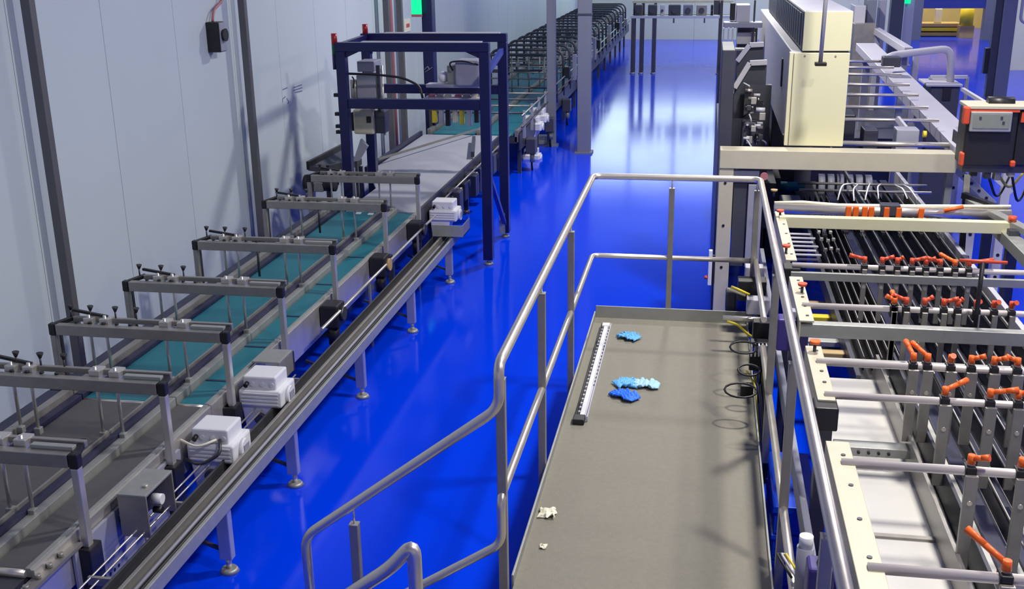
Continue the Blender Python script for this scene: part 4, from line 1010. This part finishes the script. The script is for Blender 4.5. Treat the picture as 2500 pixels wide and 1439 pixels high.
# conduit hanging before the cabinet
t = thing('hanging_conduit', (at(2005, 150, y=9.75).x, 9.75, 2.5), 'thin steel conduit hanging from the ceiling before the cream cabinet', 'conduit')
a = at(2003, 152, y=9.75); b = at(2016, 0, y=9.75)
MB().tube([(a.x, 9.75, a.z), (b.x, 9.75, b.z), (b.x+.03, 9.75, CEIL)], .018, n=12).build('tube', 'steel', t)
MB().box(a.x-.045, a.x+.05, 9.71, 9.79, a.z-.03, a.z).build('end_plate', 'black', t, bevel=.004)

# long grey beam running back from the portal end
t = thing('long_beam', (2.1, 13, 0), 'long light grey box beam running back from the portal beam', 'beam')
h_ = .11
L0 = at(2330, 358, y=10.05); L1 = at(2090, 105, y=17.0)
a = L0+Vector((.14, 0, -h_/2)); b = L1+Vector((.14, 0, -h_/2))
MB().bar(a, b, .28, h_).build('box_beam', 'greyl', t, bevel=.006)
q = a.lerp(b, .07); MB().bar(q+Vector((-.05, 0, h_/2)), q+Vector((.05, 0, h_/2)), .02, .006).build('slot', 'black', t)
for f_ in (.35, .97):
    q = a.lerp(b, f_); MB().box(q.x-.05, q.x+.05, q.y-.05, q.y+.05, 0, q.z-h_/2).build('leg', 'greyp', t)
p = at(2218, 125, y=15.5); q = at(2139, 75, y=19.0)
MB().bar(p, q, .11, .1).build('outer_beam', 'greyl', t, bevel=.006)
for v in (p.lerp(q, .1), p.lerp(q, .95)): MB().box(v.x-.04, v.x+.04, v.y-.04, v.y+.04, 0, v.z-.04).build('leg', 'greyp', t)
# stretcher bars between cabinet and long beam
t = thing('conveyor_ladder', (1.65, 12, 0), 'open ladder of steel bars between cream cabinet and long beam', 'rack')
for k, (px, py) in enumerate(((2150, 352), (2150, 293), (2150, 262), (2150, 232), (2150, 207), (2150, 182), (2150, 165), (2150, 150))):
    y = 10.25+.55*k; z = at(px, py, y=y).z
    MB().cyl((cx1, y, z), (L0.x-.0+(L1.x-L0.x)*(y-10.05)/7, y, z), .017 if k else .025, n=10).build('rung', 'steelp', t)
MB().bar((1.50, 10.2, 1.25), (1.45, 14.5, 1.3), .02, .04).build('chain_guide', 'galv', t)
MB().box(1.28, 1.9, 14.4, 14.5, 0, 1.3).build('end_frame', 'steelx', t)
MB().box(1.7, 1.85, 12.1, 12.4, 1.25, 1.65).build('valve_box', 'dgrey', t, bevel=.01)
MB().box(1.75, 1.95, 10.4, 10.6, 1.72, 1.93).build('sensor_head', 'greyp', t, bevel=.01)
MB().cyl((1.97, 10.35, 1.9), (2.0, 10.35, 1.9), .03).build('beacon', 'yellow', t)
MB().box(1.30, 1.75, 13.2, 13.7, 1.35, 1.65)  .build('gear_cover', 'steelx', t, bevel=.015)
MB().bar((1.80, 10.75, 1.98), (1.95, 10.5, 1.80), .03, .05).build('arm', 'greyl', t)

# machine side left of the cabinet
YS = 10.45
t = thing('side_drive', (.5, 11.5, 0), 'dark drive side of the machine with valves and bent guard handles', 'drive unit')
xa_, xb_ = at(1758, 250, y=YS).x, at(1790, 250, y=YS).x
zt_ = at(1770, 122, y=YS).z
MB().box(xa_, xb_, YS, YS+.9, 0, zt_).build('side_wall', 'dgrey', t, bevel=.008)
MB().box(xb_, cx0-.12, YS+2.2, YS+2.5, .8, 1.95).build('rear_wall', 'dgrey', t)
MB().box(xa_, xb_, YS+.9, YS+3.2, 0, 1.7).build('low_side_wall', 'dgrey', t, bevel=.008)
MB().box(xb_, cx0-.03, YS+.2, YS+2.6, .9, 1.35).build('lower_block', 'black', t)
for k, (x0, y0, x1, y1_, yy) in enumerate(((1793, 215, 1858, 152, YS+.5), (1800, 150, 1850, 108, YS+1.8))):
    p = [at(x0, y0, y=yy), at((x0+x1)/2+5, y1_+2, y=yy), at(x1+15, y1_, y=yy)]
    MB().bar(p[0], p[1], .03, .05).build('guard_handle', 'greyl', t, bevel=.004)
    MB().bar(p[1], p[2], .03, .05).build('guard_handle', 'greyl', t, bevel=.004)
    MB()._add([v+Vector((0, .03, -.03)) for v in p]+[Vector((p[2].x, yy+.03, p[0].z-.3)), Vector((p[0].x, yy+.03, p[0].z-.3))]+
              [v+Vector((0, .05, -.03)) for v in p]+[Vector((p[2].x, yy+.05, p[0].z-.3)), Vector((p[0].x, yy+.05, p[0].z-.3))],
              [(0,1,2,3,4), (9,8,7,6,5), (0,5,6,1), (1,6,7,2), (2,7,8,3), (3,8,9,4), (4,9,5,0)]).build('guard_plate', 'dgrey', t)
rnd = random.Random(5)
for k in range(30):
    px = 1842+rnd.uniform(-22, 28); py = rnd.uniform(215, 345); yy = YS+rnd.uniform(.05, .35)
    a = at(px, py, y=yy); s = rnd.uniform(.02, .045)
    if k % 3 == 0: MB().cyl((a.x-s, yy, a.z), (a.x+s, yy, a.z), s*.5, n=10).build('fitting', ('steelp', 'greyl', 'board')[k % 2], t)
    elif k % 3 == 1: MB().cb((a.x, yy, a.z), (s*1.3, s, s*1.6)).build('valve', ('steelx', 'steel', 'black')[rnd.randrange(3)], t, bevel=.004)
    else:
        b = a+Vector((rnd.uniform(-.08, .08), 0, rnd.uniform(-.15, .05)))
        MB().tube([a, (a+b)/2+Vector((rnd.uniform(-.05, .05), -.04, 0)), b], .008, n=6, fillet=.04).build('hose', ('black', 'greyl', 'steel')[rnd.randrange(3)], t)
MB().box(at(1815, 300, y=YS+.3).x, at(1880, 300, y=YS+.3).x, YS+.38, YS+.45, 1.35, at(1840, 210, y=YS+.3).z).build('valve_plate', 'steelx', t)
MB().box(at(1812, 300, y=YS+.1).x, at(1850, 300, y=YS+.1).x, YS+.15, YS+.36, 1.35, at(1830, 300, y=YS+.1).z).build('pump', 'dgrey', t, bevel=.02)
# machine tower behind the drive side
YD = 15.0
t = thing('end_module', (.5, YD, 0), 'grey machine module with pale box behind the drive side', 'machine')
def pb(name, x0, y0, x1, y1_, y, d, m, z0=None, bevel=.008):
    a = at(x0, y1_, y=y); b = at(x1, y0, y=y)
    return MB().box(a.x, b.x, y, y+d, a.z if z0 is None else z0, b.z).build(name, m, t, bevel=bevel)
pb('pale_box', 1797, 12, 1832, 55, YD, .4, 'greyl'); pb('cross_member', 1766, 55, 1862, 68, YD-.05, .3, 'greyp')
for k, px in enumerate((1763, 1775, 1785)): pb('profile', px, 68, px+6, 128, YD-.4, .08, 'greyl', z0=0)
pb('tower', 1796, 68, 1850, 180, YD+.3, .6, 'dgrey', z0=0); pb('mid_plate', 1797, 80, 1845, 108, YD+.2, .1, 'sheet')
pb('post', 1757, 0, 1766, 60, YD, .1, 'steelx', z0=0); pb('post', 1838, 0, 1846, 70, YD+.1, .1, 'steelx', z0=0)
pb('lower_rail', 1765, 118, 1850, 124, YD-.5, .1, 'galv'); pb('black_unit', 1782, 8, 1796, 50, YD+.05, .3, 'black')
pb('top_unit', 1742, 0, 1758, 36, YD+.1, .4, 'steelx'); pb('rear_box', 2085, 14, 2115, 52, 19, .6, 'greyl', z0=1.0); pb('rear_tower', 2115, 0, 2142, 60, 19.2, .5, 'colm', z0=0)
pb('rear_panel', 2142, 0, 2166, 90, 19.6, .3, 'greyp', z0=0); pb('rear_rail', 2085, 58, 2140, 76, 18.8, .3, 'steeld', z0=.9)
MB().box(.3, 3.4, YD+1, 19.2, 0, .9).build('machine_base', 'dgrey', t)
MB().box(cx0+.02, cx1, 12.75, YD+.95, 0, zt).build('lower_body', 'dgrey', t, bevel=.01)
MB().box(cx0-.25, cx0+.0, 12.75, YD-.1, 0, 1.5).build('lower_guard', 'steelx', t, bevel=.01)

# ================================================================== monitor box on the portal end
YM = 9.15
t = thing('monitor_box', (2.3, YM, 1.8), 'black monitor box with orange corner bumpers and grey screen', 'monitor')
a = at(2347, 405, y=YM); b = at(2490, 268, y=YM)
x0, x1, z0, z1 = a.x, b.x+.0, a.z, b.z
MB().box(x0, x1, YM, YM+.28, z0, z1).build('housing', 'black', t, bevel=.015)
MB().box(x0-.005, x1+.2, YM-.01, YM+.3, z1, z1+.03).build('top_frame', 'beige', t, bevel=.006)
for xx, zz, h, w in ((x0, z1-.12, .14, .03), (x0, z0, .11, .02), (x1, z0, .05, .025)):
    MB().box(xx-w, xx+w*.6, YM-.03, YM+.05, zz, zz+h).build('corner_bumper', 'redo', t, bevel=.012)
MB().box(x0+.02, x1, YM-.012, YM-.002, z1-.02, z1-.004).build('red_trim', 'redo', t)
sa = at(2366, 322, y=YM-.03); sb = at(2474, 274, y=YM-.03)
s = MB().box(sa.x, sb.x, YM-.03, YM, sa.z, sb.z).build('screen_bezel', 'galv', t, bevel=.008)
MB().box(sa.x+.02, sb.x-.02, YM-.034, YM-.03, sa.z+.03, sb.z-.02).build('screen', 'glass', s)
for px in (2394, 2446, 2450):
    q = at(px, 288+(px == 2450)*12, y=YM-.035); MB().cb((q.x, YM-.036, q.z), (.018, .004, .02)).build('screen_mark', 'steelx', s)
MB().box(x1+.005, x1+.3, YM+.02, YM+.3, z0, z1).build('side_module', 'black', t, bevel=.015)
MB().box(x1+.02, x1+.05, YM, YM+.03, z1-.1, z1-.02).build('red_latch', 'redo', t)
k = 0
for px in (2362, 2378, 2396, 2412, 2436, 2452, 2470):
    q = at(px, 415, y=YM+.1); hh = (.06, .10, .05, .12, .13, .07, .1)[k]; k += 1
    MB().box(q.x-.025, q.x+.025, YM+.08, YM+.16, z0-hh, z0).build('connector', ('dgrey', 'steeld', 'black', 'beige')[k % 4], t, bevel=.005)
MB().box(x0+.02, x1+.2, YM+.05, YM+.25, z0-.06, z0).build('connector_bar', 'steelx', t)
for px0, px1, sag in ((2412, 2470, .25), (2436, 2500, .15), (2470, 2520, .3)):
    a = at(px0, 425, y=YM+.12); b = at(px1, 420, y=YM+.6)
    MB().tube([a, (a+b)/2+Vector((0, 0, -sag)), b], .011, n=8, fillet=.3).build('cable', 'black' if sag != .15 else 'yellow', t)
a = at(2440, 245, y=YM+.2); MB().cyl((a.x-.1, YM+.16, z1+.03), (a.x+.1, YM+.16, z1+.03), .05, n=16).build('cable_bundle', 'black', t)
MB().bar(at(2350, 218, y=YM+1.5), at(2415, 258, y=YM+.25), .03, .03).build('support_arm', 'greyl', t)
MB().box(xb-.02, x0+.1, YM+.28, YP+.05, z0+.05, z0+.15).build('mounting_arm', 'steelx', t)

# equipment cart with tube arm farther back
YE = 14.2
a = at(2268, 262, y=YE); b = at(2345, 205, y=YE)
t = thing('equipment_stand', ((a.x+b.x)/2, YE, 0), 'dark equipment stand with light top and bent grey tube arm', 'stand')
MB().box(a.x, b.x, YE, YE+.5, 0, b.z-.03).build('body', 'dgrey', t, bevel=.01)
MB().box(a.x-.06, b.x+.02, YE-.05, YE+.55, b.z-.03, b.z).build('top_plate', 'greyl', t, bevel=.006)
MB().box(at(2302, 220, y=YE).x, at(2322, 220, y=YE).x, YE-.02, YE, at(2302, 245, y=YE).z, b.z-.03).build('dark_panel', 'black', t)
MB().bar(at(2272, 188, y=YE+.4), at(2362, 188, y=YE+.4), .05, .04).build('rear_rail', 'greyl', t)
for px in (2272, 2362):
    q = at(px, 188, y=YE+.4); MB().bar(q, (q.x, q.y, 0), .04, .04).build('rail_leg', 'greyp', t)
MB().tube([at(2320, 200, y=YE+.2), at(2322, 118, y=YE+.2), at(2175, 135, y=YE+.2), at(2160, 152, y=YE-.2)], .045, n=12, fillet=.12).build('tube_arm', 'greyl', t)
q = at(2175, 150, y=YE-.2); MB().cb((q.x, YE-.2, q.z), (.2, .2, .12)).build('arm_mount', 'dgrey', t, bevel=.01)
t = thing('slim_post', (at(2236, 160, y=16.6).x, 16.6, 0), 'slim pale blue grey post behind the long beam', 'post')
a = at(2237, 135, y=16.6); MB().box(a.x-.04, a.x+.04, 16.56, 16.64, 0, a.z).build('upright', 'greyl', t); MB().box(a.x-.08, a.x+.08, 16.52, 16.68, 0, .02).build('foot_plate', 'steel', t)

# ================================================================== under the machine beside the walkway
t = thing('valve_terminal', (.52, 7.2, .7), 'black valve terminal with yellow cables beside the walkway', 'valve block')
xv = .50
def vb(name, px0, py0, px1, py1, m, y, d=.08, bevel=.005):
    a = at(px0, py1, y=y); b = at(px1, py0, y=y); return MB().box(a.x, b.x, y, y+d, a.z, b.z).build(name, m, t, bevel=bevel)
vb('terminal_block', 1828, 870, 1882, 905, 'black', 7.0); vb('top_block', 1832, 838, 1876, 850, 'black', 7.05)
for k in range(5): vb('valve', 1832+9*k, 845, 1838+9*k, 872, 'greyl', 6.98, .05, .003)
for k, px in enumerate((1845, 1863)): vb('plug', px-4, 912, px+4, 936, 'yellow', 7.0, .03, .003)
for k, (px, q) in enumerate(((1822, 1850), (1848, 1858), (1865, 1862))):
    MB().tube([at(px, 905 if k == 0 else 935, y=7.0), at(q-6, 940, y=6.95), at(q, 1010, y=6.7), at(q+6, 1080, y=6.5)], .007, n=6, fillet=.08).build('cable', 'yellow' if k == 0 else 'steeld', t)
vb('manifold', 1836, 790, 1888, 845, 'black', 7.2, .1); vb('rear_case', 1850, 905, 1890, 985, 'black', 7.05, .1)
for k, (px, py, r) in enumerate(((1800, 850, .09), (1806, 905, .07), (1798, 955, .1))):
    c_ = at(px+38, py, y=6.95-.25*k); pts = [(c_.x+.03-r*(1-math.cos(a_)), c_.y+r*.7*math.sin(a_), c_.z+.02*math.sin(a_)) for a_ in [i_*math.pi*2/14 for i_ in range(15)]]
    MB().tube(pts, .007, n=6).build('cable_loop', 'black', t)
vb('lower_block', 1806, 945, 1840, 985, 'black', 6.85)
vb('grey_valves', 1822, 735, 1880, 768, 'greyl', 7.9, .12); vb('grey_valves', 1818, 655, 1865, 690, 'greyl', 8.5, .12)
vb('dark_case', 1800, 690, 1872, 735, 'black', 8.1, .15); vb('bottle', 1770, 715, 1800, 765, 'dgrey', 8.4, .15, .02)
for k, pts in enumerate((((1775, 705), (1795, 712), (1820, 722)), ((1775, 785), (1800, 792), (1835, 825), (1880, 830)), ((1785, 700), (1800, 706), (1830, 720)))):
    MB().tube([at(px, py, y=7.9) for px, py in pts], .010, n=6, fillet=.06).build('cable', 'yellow' if k != 0 else 'beige', t)
a = at(1765, 776, y=7.7); b = at(1885, 782, y=7.7)
MB().tube([a, b], .018, n=10).build('slide_rod', 'steelp', t)
MB().box(.46, .49, 6.4, 8.8, .3, .9).build('mounting_rail', 'steelx', t); MB().box(.46, .49, 6.6, 6.65, 0, .3).build('leg', 'steelx', t); MB().box(.46, .49, 8.4, 8.45, 0, .3).build('leg', 'steelx', t)
def servo(px, py, y, label, s=1.0):
    a = at(px, py, y=y)
    t = thing('servo_motor', (a.x, y, a.z-.1), label, 'motor', 'indigo servo motors')
    MB().cb((a.x, y, a.z), (.11*s, .12*s, .2*s)).build('body', 'indigo', t, bevel=.012)
    MB().cb((a.x+.09*s, y, a.z-.03*s), (.08*s, .1*s, .14*s)).build('gear_head', 'indigo', t, bevel=.01)
    MB().cb((a.x+.02*s, y, a.z+.12*s), (.06*s, .07*s, .05*s)).build('connector', 'greyp', t, bevel=.006)
    MB().box(a.x+.1*s, .62, y-.03, y+.03, a.z-.03, a.z+.03).build('flange', 'steelx', t)
servo(1918, 812, 6.3, 'indigo servo motor on the machine flank beside the middle of the handrail')
servo(2000, 1425, 3.7, 'indigo servo motor on the machine flank at the bottom edge', .9)
for i, z in enumerate((0.0, .17, .34)):
    t = thing('plastic_crate', (.60, 6.05, z), ['bright blue plastic crate on the floor under the machine, lowest of three', 'bright blue plastic crate in the middle of the stack under the machine', 'bright blue plastic crate on top of the stack under the machine'][i], 'crate', 'blue crates under the machine')
    cx, cX, cy, cY = .49, .72, 5.7, 6.4
    MB().box(cx, cX, cy, cY, z+.002, z+.03).build('base', 'crate', t, bevel=.006)
    for a in ((cx, cx+.015, cy, cY), (cX-.015, cX, cy, cY), (cx+.015, cX-.015, cy, cy+.015), (cx+.015, cX-.015, cY-.015, cY)):
        MB().box(*a, z+.03, z+.16).build('side_wall', 'crate', t, bevel=.003)
    MB().box(cx-.01, cx+.02, cy-.01, cY+.01, z+.145, z+.168).box(cX-.02, cX+.01, cy-.01, cY+.01, z+.145, z+.168).box(cx+.02, cX-.02, cy-.01, cy+.02, z+.145, z+.168).box(cx+.02, cX-.02, cY-.02, cY+.01, z+.145, z+.168).build('rim', 'crate', t)
    if i == 2: MB().box(cx-.01, cX+.01, cy-.01, cY+.01, z+.168, z+.185).build('lid', 'crate', t, bevel=.004)
a = at(1968, 1325, y=4.0)
t = thing('oil_bottle', (a.x, 4.0, a.z-.3), 'small white capped grey filter bottle beside the handrail', 'bottle')
MB().cyl((a.x, 4.0, a.z-.25), (a.x, 4.0, a.z-.02), .035, n=16).build('body', 'greyp', t); MB().cyl((a.x, 4.0, a.z-.02), (a.x, 4.0, a.z+.03), .028, n=16).build('cap', 'white', t)
MB().box(a.x, .6, 3.98, 4.02, a.z-.2, a.z-.16).build('bracket', 'steelx', t)
for k in range(3):
    MB().tube([(a.x-.02*k, 4.05, a.z-.2), (a.x-.06-.02*k, 4.15, a.z-.15), (a.x-.03, 4.4, a.z-.3)], .006, n=6, fillet=.05).build('wire', ('yellow', 'greyl', 'black')[k], t)
